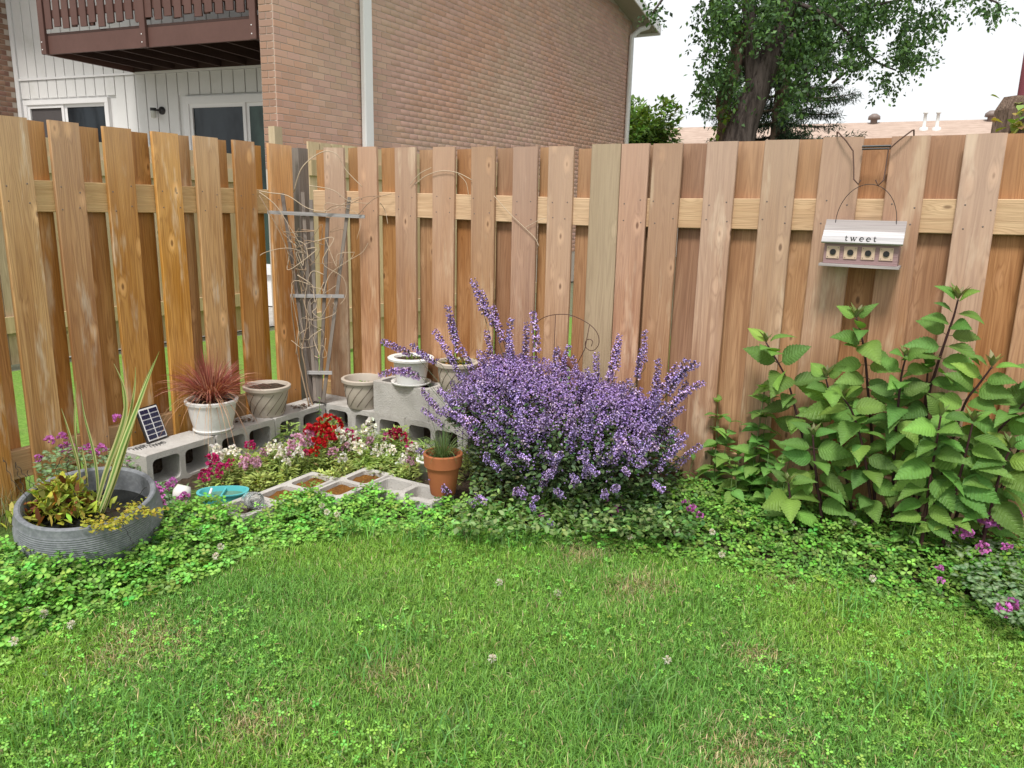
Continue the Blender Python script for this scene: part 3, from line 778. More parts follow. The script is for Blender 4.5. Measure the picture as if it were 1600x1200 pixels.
def block_mesh(L, Wd, H, cells=2, r=0.025):
    """hollow block; cells run along z, long side along x"""
    bm = bmesh.new(); edges = []
    def loop(pts):
        vs = [bm.verts.new((x, y, 0)) for x, y in pts]
        for i in range(len(vs)): edges.append(bm.edges.new((vs[i], vs[(i + 1) % len(vs)])))
    c = 0.006
    loop([(-L / 2 + c, -Wd / 2), (L / 2 - c, -Wd / 2), (L / 2, -Wd / 2 + c), (L / 2, Wd / 2 - c), (L / 2 - c, Wd / 2), (-L / 2 + c, Wd / 2), (-L / 2, Wd / 2 - c), (-L / 2, -Wd / 2 + c)])
    wt = 0.032; cw = (L - wt * (cells + 1)) / cells; holes = []
    for i in range(cells):
        x0 = -L / 2 + wt + i * (cw + wt); x1 = x0 + cw; y0, y1 = -Wd / 2 + wt, Wd / 2 - wt
        pts = []
        for (cx, cy, a0) in ((x1 - r, y1 - r, 0), (x0 + r, y1 - r, 90), (x0 + r, y0 + r, 180), (x1 - r, y0 + r, 270)):
            for k in range(4): a = R_(a0 + 30 * k); pts.append((cx + r * math.cos(a), cy + r * math.sin(a)))
        loop(pts); holes.append((x0, x1, y0, y1))
    bmesh.ops.triangle_fill(bm, use_beauty=True, use_dissolve=False, edges=edges)
    ex = bmesh.ops.extrude_face_region(bm, geom=bm.faces[:])
    bmesh.ops.translate(bm, verts=[e for e in ex['geom'] if isinstance(e, bmesh.types.BMVert)], vec=(0, 0, H))
    bmesh.ops.recalc_face_normals(bm, faces=bm.faces[:])
    me = bpy.data.meshes.new('block'); bm.to_mesh(me); bm.free(); me.materials.append(M['concrete'])
    return me, holes
BLm, holes2 = block_mesh(0.418, 0.198, 0.198)
BHm, holes1 = block_mesh(0.205, 0.198, 0.198, 1)
def block(me, s, t, z, label, upright=True, along='s', group='concrete blocks edging the flower bed', dr=0.0):
    """upright: cells open to the sky; otherwise the block lies on its side with cells facing out"""
    th = thing('concrete_block', label, 'block', W(s, t, z), -TH + (R_(90) if along == 't' else 0) + dr, group)
    if upright: o = link('body', me, th)
    else:
        o = link('body', me, th, (0, 0.099, 0.099), (R_(90), 0, 0))
        for (x0, x1, y0, y1) in holes2: MB().box(x0 + .002, x1 - .002, y0 + .002, y1 - .002, 0.008, 0.05).build('cell_fill', M['soil'], th, loc=(0, 0.099, 0.099), rot=(R_(90), 0, 0))  # dark plugs added so the see-through cells read as shaded
    return th, o
# rows lying on their sides along the fences
FS = 0.305
for (ta, tb, lb) in ((-1.50, -1.075, 'end block of the bed edging, under the solar panel'), (-1.07, -0.648, 'grey block lying on its side under the white pot of red grass'), (-0.643, -0.224, 'grey block on its side under the taupe pot of bare soil, next to corner')):
    block(BLm, FS - 0.099, (ta + tb) / 2, 0, lb, False, 't', 'blocks lying on their sides round the bed', rng.normal(0, 0.008))
for (sa, sb_, lb) in ((0.095, 0.505, 'corner block of the bed edging at the foot of the trellis'), (0.512, 0.927, 'grey block on its side under the empty taupe pot in corner'), (0.932, 1.348, 'grey block on its side beneath the flat-sided stacked block'), (1.353, 1.77, 'grey block half hidden behind the terracotta pot and catmint')):
    block(BLm, (sa + sb_) / 2, -0.107, 0, lb, False, 's', 'blocks lying on their sides round the bed', R_(0) + rng.normal(0, 0.006))
# stacked on top, cells up
up1 = block(BLm, 0.893, -0.103, 0.199, 'stacked grey block standing cells-up under the white saucer pot')[0]
up2 = block(BLm, 1.316, -0.103, 0.199, 'stacked grey block behind catmint under the taupe pot with succulent')[0]
for u in (up1, up2):
    for (x0, x1, y0, y1) in holes2: MB().box(x0 + .002, x1 - .002, y0 + .002, y1 - .002, 0.0, 0.172).build('cell_fill', M['soil'], u)
# front blocks, half sunk, cells up
ZT = 0.085
def fblock(me, holes, s, t, along, lb, fill, depth=0.025):
    th, o = block(me, s, t, ZT - 0.198, lb, True, along, 'half-sunk blocks along the lawn side', rng.normal(0, 0.012))
    for (x0, x1, y0, y1) in holes:
        n = 7; S, T = np.meshgrid(np.linspace(x0 + .002, x1 - .002, n), np.linspace(y0 + .002, y1 - .002, n))
        P = np.stack([S.ravel(), T.ravel(), 0.198 - depth + rng.random(n * n) * 0.012], 1)
        idx = np.arange(n * n).reshape(n, n); q = np.stack([idx[:-1, :-1], idx[:-1, 1:], idx[1:, 1:], idx[1:, :-1]], -1).reshape(-1, 4)
        link('cell_fill', np_mesh('fill', P, q.ravel(), np.full(len(q), 4), fill), th)
    return th
fblock(BLm, holes2, 1.022, -1.185, 't', 'front block with two cells of orange mulch beside the turquoise dish', M['mulch'])
fblock(BLm, holes2, 1.205, -0.985, 't', 'front block of orange mulch between its twin and the empty-celled block', M['mulch'])
fblock(BLm, holes2, 1.495, -0.905, 's', 'front block with bare grey cells next to the terracotta pot', M['concrete'], 0.06)
fblock(BHm, holes1, 1.005, -1.50, 's', 'half block at the lawn edge with a glass jar lying in it', M['soil'], 0.05)

# dark doodle on the end block
t = NT('doodle'); t.set((0.03, 0.03, 0.03), 0.8, 0.1); M['ink'] = t.m
dd = MB()
for k in range(16):
    cx, cy = 0.10 + 0.012 * (k % 3) + rng.uniform(-.01, .01) + 0.02 * (k // 8), -1.47 + 0.011 * k
    dd.tube([W(cx + 0.05 + 0.018 * math.cos(a), cy + 0.010 * math.sin(a), 0.1995) for a in np.linspace(0, 5.2, 9)], 0.0012, 4)
sc = dd.build('ink_scribble', M['ink']); tag(sc, 'dark scribbled loops drawn on top of the end block by solar panel', 'drawing')

# ------------------------------------------------------------------ pots
M['pot_white'] = simple('pot_white', (0.82, 0.82, 0.80), 0.4, 0.5, var=0.1, scale=20, bump=0.05, dirt=(0.5, 0.46, 0.4))
M['pot_taupe'] = simple('pot_taupe', (0.54, 0.475, 0.40), 0.5, 0.4, var=0.14, scale=25, bump=0.08, dirt=(0.36, 0.3, 0.24))
M['terracotta'] = simple('terracotta', (0.40, 0.135, 0.055), 0.75, 0.25, var=0.18, scale=25, bump=0.12, dirt=(0.38, 0.19, 0.11))
M['turquoise'] = simple('turquoise', (0.10, 0.47, 0.50), 0.4, 0.5, var=0.08)
def soil_disc(r, z, parent, amp=0.01, mat=None):
    n = 24; v = [(0, 0, z + amp)]; f = []
    for j, q in enumerate((0.4, 0.75, 1.0)):
        for k in range(n): v.append((r * q * math.cos(2 * math.pi * k / n), r * q * math.sin(2 * math.pi * k / n), z + rng.uniform(-amp, amp) * (0.3 if q == 1 else 1)))
    f += [(0, 1 + k, 1 + (k + 1) % n) for k in range(n)]
    for j in range(2): f += [(1 + j * n + k, 1 + (j + 1) * n + k, 1 + (j + 1) * n + (k + 1) % n, 1 + j * n + (k + 1) % n) for k in range(n)]
    return MB().add(v, f).build('soil', mat or M['soil'], parent)
def pot(name, label, cat, loc, rb, rt, h, mat, rim=0.012, rimh=0.03, soil=0.82, grooves=0, lip=True, group=None):
    th = thing(name, label, cat, loc, 0, group)
    prof = [(0, 0.0), (rb - 0.004, 0.0), (rb, 0.006), (rb + (rt - rb) * 0.5 + 0.004, h * 0.5), (rt - 0.002, h - rimh), (rt + rim, h - rimh + 0.002), (rt + rim + 0.002, h - 0.004), (rt + rim - 0.003, h), (rt - 0.006, h), (rt - 0.010, h - 0.01), (rb + 0.0, h * 0.3), (0, h * 0.28)]
    o = MB().lathe(prof, 48).build('pot', mat, th); smooth_angle(o, 35)
    soil_disc(rb + (rt - rb) * soil - 0.006, h * soil, th)
    if grooves:
        gm = simple(name + '_groove', (0.16, 0.125, 0.1), 0.8, 0.1)
        for k in range(grooves):
            pts = []
            for q in np.linspace(0.10, 0.80, 9):
                a = 2 * math.pi * k / grooves + q * 1.25
                r = rb + (rt - rb) * q + 0.0035 * 4 * q * (1 - q) + 0.0005
                pts.append((r * math.cos(a), r * math.sin(a), h * q))
            MB().tube(pts, 0.0017, 4).build('swirl_groove', gm, th)
    return th
def atz(pa, pb, z):
    a, b = gnd(*pa, z), gnd(*pb, z); return (a + b) / 2
pz = 0.1985
p_ = W(0.212, -1.01, pz)
wpot = pot('flower_pot', 'white plastic pot of red fountain grass on the block row', 'pot', p_, 0.098, 0.132, 0.185, M['pot_white'], 0.008, 0.022, 0.86)
MB().lathe([(0.100, 0.012), (0.108, 0.014), (0.108, 0.020), (0.101, 0.022)], 48).build('foot_ring', M['pot_white'], wpot, True)
tpot = pot('flower_pot', 'taupe swirl-grooved pot filled with bare dark soil, beside the red grass', 'pot', W(0.20, -0.60, pz), 0.092, 0.128, 0.185, M['pot_taupe'], 0.010, 0.024, 0.90, 13)
epot = pot('flower_pot', 'empty looking taupe swirl-grooved pot right of the trellis foot', 'pot', W(0.545, -0.125, pz), 0.100, 0.126, 0.188, M['pot_taupe'], 0.012, 0.024, 0.72, 13)
spot_ = pot('flower_pot', 'white pot with wide saucer rim on the stacked block', 'pot', W(0.92, -0.125, 0.399), 0.085, 0.108, 0.165, M['pot_white'], 0.03, 0.018, 0.9)
MB().lathe([(0.0, 0.002), (0.115, 0.002), (0.122, 0.016), (0.116, 0.016), (0.10, 0.006)], 48).build('saucer', M['pot_white'], spot_, True)
MB().lathe([(0.0945, 0.075), (0.0965, 0.078), (0.0955, 0.082)], 48).build('band', M['pot_white'], spot_, True)
bpot = pot('flower_pot', 'taupe pot half hidden by catmint on the second stacked block', 'pot', W(1.25, -0.12, 0.399), 0.088, 0.115, 0.175, M['pot_taupe'], 0.012, 0.024, 0.9, 13)
tcp = gnd(703, 768, ZT)
terra = thing('terracotta_pot', 'tapered terracotta pot of wispy chives beside the front blocks and catmint', 'pot', W(1.672, -0.862, ZT + 0.002), 0)
terra.scale = (0.98, 0.98, 1.04)
h = 0.20
prof = [(0, 0), (0.060, 0), (0.062, 0.004), (0.082, 0.138), (0.093, 0.139), (0.098, 0.196), (0.094, 0.2), (0.086, 0.2), (0.082, 0.18), (0.06, 0.06), (0, 0.05)]
smooth_angle(MB().lathe(prof, 48).build('pot', M['terracotta'], terra), 30)
soil_disc(0.08, 0.172, terra)
cup = thing('small_pot', 'small white pot tucked behind the terracotta pot', 'pot', gnd(668, 748, 0.01), 0)
MB().lathe([(0, 0), (0.045, 0), (0.058, 0.10), (0.062, 0.10), (0.062, 0.115), (0.054, 0.115), (0.048, 0.06), (0, 0.055)], 32).build('pot', M['pot_white'], cup, True)

# big slate-blue bowl planter, tipped a little towards the lawn
def ribmat():
    t = NT('slate_plastic'); v, ov, r = t.objvec()
    n = t.noise(v, 60, 4); sp = t.t.nodes.new('ShaderNodeSeparateXYZ'); t.l(ov, sp.inputs[0])
    c = t.mix(t.mapr(n, 0.35, 0.7), (0.145, 0.155, 0.17), (0.20, 0.21, 0.228))
    c = t.mix(t.mapr(t.noise(v, 14, 5, 0.7), 0.55, 0.8, 0, 0.35), c, (0.27, 0.28, 0.29))
    t.set(c, 0.6, 0.35); t.bump(n, 0.1, 0.003); return t.m
M['slate'] = ribmat()
pc_ = W(0.765, -2.06, 0.0)
pl = thing('bowl_planter', 'large slate blue ribbed bowl planter with variegated iris leaves', 'planter', pc_, 0)
pl.rotation_euler = (R_(9), R_(2), 0); pl.scale = (0.95, 0.95, 0.95)
out = [(0.0, 0.0), (0.15, 0.0), (0.165, 0.008)]
nz = 60
for i in range(nz + 1):
    q = i / nz; z = 0.01 + 0.275 * q
    r = 0.175 + 0.107 * math.sin(min(1.0, q / 0.66) * math.pi / 2) - (0.014 * ((q - 0.66) / 0.34) ** 1.6 if q > 0.66 else 0)
    if i % 2 and q < 0.93: r += 0.0019
    out.append((r, z))
out += [(0.266, 0.300), (0.261, 0.305), (0.250, 0.305), (0.243, 0.299), (0.238, 0.27), (0.243, 0.22), (0.22, 0.14), (0.0, 0.12)]
smooth_angle(MB().lathe(out, 72).build('bowl', M['slate'], pl), 25)
t = NT('dark_water'); t.set((0.012, 0.013, 0.012), 0.08, 0.5); M['water'] = t.m
MB().lathe([(0.0, 0.20), (0.2415, 0.20)], 48).build('water', M['water'], pl)

# ------------------------------------------------------------------ dish, jar, stone, solar panel
dish = thing('oval_dish', 'turquoise oval dish with two compartments among the flowers', 'dish', W(0.775, -1.425, 0.035), -TH + R_(38))
L0, W0 = 0.115, 0.068
def oval(q, z, n=40): return [((L0 * q) * math.copysign(abs(math.cos(a)) ** 0.8, math.cos(a)), (W0 * q) * math.copysign(abs(math.sin(a)) ** 0.8, math.sin(a)), z) for a in np.linspace(0, 2 * math.pi, n, endpoint=False)]
rings = [oval(0.80, 0), oval(0.84, 0.008), oval(0.95, 0.048), oval(1.04, 0.049), oval(1.05, 0.055), oval(0.93, 0.055), oval(0.90, 0.046), oval(0.80, 0.010), oval(0.3, 0.008)]
vs = sum(rings, []); n = 40
fs = [tuple(range(n - 1, -1, -1))] + [(i * n + k, i * n + (k + 1) % n, (i + 1) * n + (k + 1) % n, (i + 1) * n + k) for i in range(len(rings) - 1) for k in range(n)] + [tuple(range((len(rings) - 1) * n, len(rings) * n))]
smooth_angle(MB().add(vs, fs).build('tray', M['turquoise'], dish), 40)
MB().cbox(-0.004, 0.004, -0.062, 0.062, 0.01, 0.047, 0.002).build('divider', M['turquoise'], dish)
t = NT('murky'); t.set((0.10, 0.20, 0.13), 0.1, 0.5); M['murky'] = t.m
MB().add([(x * 1, y, 0.032) for x, y, _ in oval(0.86, 0)], [tuple(range(40))]).build('water', M['murky'], dish)
MB().tube([(-0.06, -0.02, 0.036), (-0.055, -0.012, 0.052), (-0.05, 0.0, 0.07)], [0.006, 0.007, 0.005], 8).build('pebble_scoop', M['pot_white'], dish, True)

jar = thing('glass_jar', 'clear glass jar lying in the half block at the lawn edge', 'jar', W(1.035, -1.47, 0.062), -TH + R_(-25))
t = NT('clear_glass'); t.set((0.9, 0.92, 0.92), 0.05, 0.5); t.b.inputs['Transmission Weight'].default_value = 0.85; t.b.inputs['IOR'].default_value = 1.12; M['glass'] = t.m
jo = MB().lathe([(0, 0), (0.036, 0.0), (0.040, 0.006), (0.040, 0.09), (0.034, 0.10), (0.034, 0.122), (0.031, 0.122), (0.031, 0.10), (0.036, 0.088), (0.036, 0.008), (0, 0.006)], 32).build('body', M['glass'], jar, True, rot=(0, R_(72), 0), loc=(-0.06, 0, 0.03))
MB().lathe([(0.037, 0.104), (0.0385, 0.107), (0.037, 0.110)], 32).build('thread_ring', M['glass'], jar, True, rot=(0, R_(72), 0), loc=(-0.06, 0, 0.03))

def rock(name, label, p, r, mat, sz=0.75):
    bm = bmesh.new(); bmesh.ops.create_icosphere(bm, subdivisions=2, radius=r)
    for v in bm.verts: v.co *= 1 + rng.normal(0, 0.07); v.co.z *= sz
    me = bpy.data.meshes.new(name); bm.to_mesh(me); bm.free(); me.materials.append(mat)
    me.polygons.foreach_set('use_smooth', [True] * len(me.polygons))
    o = link(name, me, None, p); return tag(o, label, 'stone')
M['stone_white'] = simple('white_stone', (0.72, 0.71, 0.68), 0.8, 0.2, scale=30, bump=0.3)
rock('white_stone', 'white stone among pink deadnettle left of the turquoise dish', gnd(284, 772, 0.10), 0.045, M['stone_white'], 1.0)

sol = thing('solar_panel', 'small solar panel in a black frame leaning on fence', 'solar panel', W(0.135, -1.30, pz + 0.006), -TH + R_(100)); sol.scale = (1.12,) * 3
so_ = MB().cbox(-0.062, 0.062, 0.0, 0.014, 0.0, 0.168, 0.002).build('frame', M['black_metal'], sol, rot=(R_(-20), 0, 0))
MB().box(-0.056, 0.056, -0.0015, 0.001, 0.006, 0.162).build('backing', M['white'], so_)
t = NT('solar_cell'); t.set((0.018, 0.02, 0.055), 0.2, 0.5); M['cell'] = t.m
for i in range(4):
    for j in range(6):
        x0 = -0.051 + i * 0.0245 + (0.005 if i > 1 else 0); z0 = 0.0125 + j * 0.0245
        MB().box(x0, x0 + 0.0225, -0.0035, -0.0005, z0, z0 + 0.0195).build('cell', M['cell'], so_)

# ------------------------------------------------------------------ fan trellis and dry vine
TY = 4.775
def tp(x, y, off=0.0): return aty(x, y, TY + off)
base = tp(492, 632)
tr = thing('fan_trellis', 'weathered grey fan trellis standing in the fence corner', 'trellis', (base[0], base[1], pz))
O = np.array([base[0], base[1], pz])
def slat(name, pa, pb, w, off, mat):
    a, b = tp(*pa, off) - O, tp(*pb, off) - O
    d = b - a; L = np.linalg.norm(d); ang = math.atan2(d[2], d[0])
    if mat is M['greywoodx']: m = MB().box(-L / 2, L / 2, -0.006, 0.006, -w / 2, w / 2).mesh(name, mat); r = -ang
    else: m = MB().box(-w / 2, w / 2, -0.006, 0.006, -L / 2, L / 2).mesh(name, mat); r = -(ang - math.pi / 2)
    return link(name, m, tr, (a + b) / 2, (0, r, 0))
for pa, pb in (((441, 302), (489, 628)), ((473, 300), (493, 626)), ((486, 312), (497, 627)), ((512, 340), (500, 627)), ((546, 308), (505, 628))):
    slat('upright', pb, pa, 0.021, rng.uniform(-0.003, 0.003), M['greywood'])
for i, (pa, pb) in enumerate((((418, 331.5), (570, 338.5)), ((454, 462), (538, 463)), ((480, 582), (519, 582.5)))):
    slat('crossbar', pa, pb, 0.021, -0.0165, M['greywoodx'])
MB().box(-0.04, 0.045, 0.012, 0.03, 0.0, 0.20).build('foot_board', M['greywood'], tr)
b0_ = np.array(tp(498, 628))
vn = thing('dry_vine', 'leafless dry vine tangled over the fan trellis and fence tops', 'vine', (base[0], base[1] - 0.04, pz))
OV = np.array([base[0], base[1] - 0.04, pz])
def curve3(pts, n=18):
    P = np.array(pts, float); m = len(P); out = []
    for i in range(m - 1):
        p0, p1, p2, p3 = P[max(i - 1, 0)], P[i], P[i + 1], P[min(i + 2, m - 1)]
        for q in np.linspace(0, 1, max(3, n // (m - 1)), endpoint=False):
            out.append(0.5 * ((2 * p1) + (-p0 + p2) * q + (2 * p0 - 5 * p1 + 4 * p2 - p3) * q * q + (-p0 + 3 * p1 - 3 * p2 + p3) * q ** 3))
    out.append(P[-1]); return out
def vine(px, mat, r=0.0026, dy=None):
    pts = [aty(x, y, TY - 0.03 + (dy[i] if dy else rng.uniform(-0.03, 0.03))) - OV for i, (x, y) in enumerate(px)]
    c = curve3(pts, 26); rr = np.linspace(r, r * 0.5, len(c))
    MB().tube(c, list(rr * 1.35), 5).build('twig', M[mat], vn, True)
D = [0.0] * 12
vine([(484, 640), (475, 600), (466, 560), (459, 510), (455, 470), (458, 430), (445, 380), (425, 340), (405, 305)], 'twig', 0.004)
vine([(492, 642), (482, 612), (476, 570), (472, 545), (480, 500), (470, 450), (462, 400), (450, 350)], 'twig', 0.004)
vine([(459, 300), (470, 265), (490, 245), (510, 236), (528, 243), (540, 265), (566, 292)], 'twig_pale', 0.0028)
vine([(404, 298), (420, 301), (450, 306), (480, 325), (510, 330), (540, 317), (562, 308)], 'twig_pale', 0.0025)
vine([(560, 335), (575, 318), (590, 308), (612, 303)], 'twig', 0.0026)
vine([(508, 331), (520, 322), (545, 319), (570, 308), (595, 306)], 'twig', 0.0026)
vine([(594, 317), (602, 330), (606, 350)], 'twig_pale', 0.0018)
vine([(405, 300), (430, 320), (450, 350), (470, 385), (480, 420)], 'twig_pale', 0.0022)
vine([(390, 425), (405, 400), (430, 390), (455, 388), (475, 395)], 'twig_pale', 0.002)
vine([(505, 460), (515, 430), (540, 410), (565, 395), (575, 380)], 'twig_pale', 0.002)
vine([(483, 290), (520, 297), (545, 314), (580, 318)], 'twig_pale', 0.002)
for k in range(26):
    x = rng.uniform(450, 530); y = rng.uniform(330, 560); pts = [(x, y)]
    for j in range(5):
        x += rng.normal(0, 16); y += rng.normal(8, 24) if rng.random() < .7 else rng.normal(-10, 20)
        c0 = 496 + (y - 600) * -0.02; hw = np.interp(y, [300, 460, 580], [70, 42, 18])
        x = float(np.clip(x, c0 - hw, c0 + hw)); pts.append((x, y))
    vine(pts, 'twig_pale' if k % 3 else 'twig', rng.uniform(0.0014, 0.0026))
# long stray shoot along the right fence
s_ = thing('dry_vine', 'thin dry shoot arching along the right fence top rail', 'vine', W(1.0, -0.03, 1.3), 0)
OS = np.array(W(1.0, -0.03, 1.3))
for px, r in (([(648, 289), (665, 275), (690, 267), (715, 270), (737, 281)], 0.0022), ([(772, 306), (795, 332), (820, 356), (836, 372), (842, 385)], 0.002), ([(716, 272), (728, 285), (732, 304)], 0.0015), ([(820, 356), (840, 345), (852, 341)], 0.0015), ([(640, 289), (655, 272), (674, 262)], 0.002)):
    pts = [onpl(x, y, C3 - U * 0.012, U) - OS for x, y in px]
    MB().tube(curve3(pts, 18), r, 5).build('twig', M['twig_pale'], s_, True)

# ------------------------------------------------------------------ birdhouse on its wire bracket
HT = -0.13
def hb(x, y, t=HT): s, z = onR(x, y, t); return s, z
hs_l, hz_b = hb(1287, 412); hs_r, _ = hb(1408, 414)
ms = (hb(1289, 380)[0] + hb(1406, 382)[0]) / 2
half_w = (hb(1406, 382)[0] - hb(1289, 380)[0]) / 2
zb_ = hb(1347, 418)[1]; zt_ = hb(1347, 380)[1]; zr0 = hb(1347, 381)[1]; zr1 = hb(1350, 350)[1]
bh = thing('birdhouse', 'small pink wooden birdhouse with four holes and a whitewashed roof lettered tweet', 'birdhouse', W(ms, HT, zb_), -TH + R_(0.5))
M['bh_pink'] = wood('bh_pink', (0.38, 0.27, 0.255), (0.31, 0.20, 0.2), (0.19, 0.11, 0.11), (0.4, 0.32, 0.31), (-9, -8), 0.2, axis='x', rough=0.8, knot=False)
M['bh_roof'] = wood('bh_roof', (0.58, 0.56, 0.57), (0.40, 0.38, 0.39), (0.17, 0.155, 0.155), (0.58, 0.57, 0.58), (-9, -8), 0.3, axis='x', rough=0.8, knot=False)
M['bh_grey'] = wood('bh_grey', (0.38, 0.34, 0.33), (0.3, 0.26, 0.25), (0.15, 0.12, 0.12), (0.4, 0.38, 0.37), (-9, -8), 0.3, axis='x', rough=0.85, knot=False)
M['bh_plate'] = simple('bh_plate', (0.60, 0.45, 0.33), 0.7, 0.3)
hh = zt_ - zb_
MB().box(-half_w, half_w, 0, 0.11, 0.012, hh + 0.012).build('body', M['bh_pink'], bh)
MB().box(-half_w - 0.014, half_w + 0.010, -0.022, 0.118, 0, 0.011).build('base', M['bh_grey'], bh)
# roof of four overlapping slats rising towards the back
rh = zr1 - zr0; slope = math.atan2(rh, 0.075)
for k in range(4):
    y0 = -0.028 + k * 0.026; z0 = hh + 0.002 + k * rh / 3.6
    m = MB().box(-half_w - 0.012, half_w + 0.013, 0, 0.012, 0, rh / 3.6 + 0.006)
    o = m.build('roof_slat', M['bh_roof'] if k < 2 else M['bh_grey'], bh, loc=(0, y0 - 0.001 * k, z0), rot=(R_(-32), 0, 0))
MB().prism([(-half_w, hh + 0.012), (half_w, hh + 0.012), (half_w, hh + rh), (-half_w, hh + rh)], 0.075, 0.11).build('back_board', M['bh_grey'], bh)
for k in range(4):
    cx = -half_w + half_w * 2 * (k + 0.5) / 4 * 0.955 + 0.002
    pz0 = hh * 0.53 + 0.006
    w = 0.0265
    pm = MB().cbox(-w / 1, w / 1, -0.004, -0.0005, -w, w, 0.001).build('entrance_plate', M['bh_plate'], bh, loc=(cx, 0, pz0))
    MB().lathe([(0.0, 0.0), (0.0125, 0.0), (0.0125, 0.004), (0.0, 0.004)], 20).build('hole', M['ink'], pm, loc=(0, -0.0045, 0.001), rot=(R_(90), 0, 0))
    for sx in (-1, 1):
        for sz in (-1, 1): MB().lathe([(0, 0), (0.0022, 0), (0.0016, 0.0015), (0, 0.002)], 6).build('screw', M['vent'], pm, loc=(sx * w * 0.76, -0.0041, sz * w * 0.76), rot=(R_(90), 0, 0))
# lettering: t w e e t in a roman hand
def ribbon(mb, pts, wd):
    P = [Vector((x, 0, z)) for x, z in pts]; m = len(P); vs = []
    for i in range(m):
        d = (P[min(i + 1, m - 1)] - P[max(i - 1, 0)]).normalized(); nn = Vector((-d.z, 0, d.x)); w = 1.35 * (wd[i] if hasattr(wd, '__len__') else wd)
        vs += [P[i] + nn * w / 2, P[i] - nn * w / 2]
    vs2 = [(v.x, -0.0006, v.z) for v in vs]
    mb.add(vs2, [(2 * i, 2 * i + 2, 2 * i + 3, 2 * i + 1) for i in range(m - 1)])
def lt(mb, x, sc):
    f = lambda q: [(x + a * sc, b * sc) for a, b in q]
    ribbon(mb, f([(0.28, 1.32), (0.27, 0.25), (0.36, 0.06), (0.52, 0.04), (0.66, 0.16)]), [0.1 * sc, .17 * sc, .15 * sc, .1 * sc, .05 * sc]); ribbon(mb, f([(0.02, 0.98), (0.62, 0.98)]), 0.09 * sc)
def lw_(mb, x, sc):
    f = lambda q: [(x + a * sc, b * sc) for a, b in q]
    ribbon(mb, f([(0.1, 0.98), (0.4, 0.0)]), 0.17 * sc); ribbon(mb, f([(0.4, 0.0), (0.68, 0.92)]), 0.08 * sc)
    ribbon(mb, f([(0.62, 0.98), (0.95, 0.0)]), 0.17 * sc); ribbon(mb, f([(0.95, 0.0), (1.25, 0.98)]), 0.08 * sc)
    for a in (0.1, 0.66, 1.25): ribbon(mb, f([(a - 0.17, 0.99), (a + 0.17, 0.99)]), 0.07 * sc)
def le(mb, x, sc):
    arc = [(0.5 + 0.42 * math.cos(a), 0.5 + 0.48 * math.sin(a)) for a in np.linspace(0, 5.4, 16)]
    ribbon(mb, [(x + a * sc, b * sc) for a, b in arc], [(.06 + .11 * abs(math.sin(q / 2 + 0.2))) * sc for q in np.linspace(0, 5.4, 16)])
    ribbon(mb, [(x + 0.1 * sc, 0.5 * sc), (x + 0.92 * sc, 0.5 * sc)], 0.07 * sc)
lm = MB(); scx = 0.0185
xs = -0.067
for ch, adv in (('t', 1.0), ('w', 1.6), ('e', 1.22), ('e', 1.22), ('t', 1.0)):
    {'t': lt, 'w': lw_, 'e': le}[ch](lm, xs, scx); xs += adv * scx * 1.2
lm.build('lettering', M['ink'], bh, loc=(0.0, -0.0293 + 0.004, hh + 0.0085), rot=(R_(-32), 0, 0))
hw_ = half_w * 0.82
zh = hb(1347, 287)[1] - zb_
MB().tube([(-hw_, 0.055, hh + rh * 0.8)] + [(-hw_ * math.cos(a), 0.055, hh + rh + (zh - hh - rh) * math.sin(a)) for a in np.linspace(0.0, math.pi, 22)] + [(hw_, 0.055, hh + rh * 0.8)], 0.0016, 6).build('wire_handle', M['black_metal'], bh, True)
M['rust'] = simple('rusty_wire', (0.10, 0.055, 0.04), 0.7, 0.3, scale=80)
br_ = thing('wire_bracket', 'rusty two-armed wire bracket hooked over the fence top holding the birdhouse', 'bracket', W(ms, -0.03, 1.78), -TH)
OB = np.array([ms, -0.03, 1.78])
def bl(x, y, t): s, z = onR(x, y, t); return np.array([s, t, z]) - OB
for px in ([(1308, 214, 0.03), (1308, 206, 0.0), (1310, 207, -0.02), (1322, 220, -0.03), (1333, 236, -0.03), (1334, 262, -0.045), (1334, 280, -0.075), (1341, 288, -0.075), (1345, 281, -0.078)],
           [(1428, 214, 0.03), (1428, 203, 0.0), (1425, 204, -0.02), (1405, 219, -0.03), (1388, 234, -0.03), (1384, 262, -0.045), (1381, 281, -0.075), (1372, 290, -0.075), (1368, 281, -0.078)]):
    MB().tube([bl(*q) for q in px], 0.0032, 6).build('arm', M['rust'], br_, True)
MB().tube([bl(1347, 229, -0.028), bl(1392, 228, -0.028)], 0.0055, 6).build('crossbar', M['black_metal'], br_)
MB().tube([bl(1347, 233, -0.026), bl(1392, 232, -0.026)], 0.0045, 6).build('crossbar', M['black_metal'], br_)

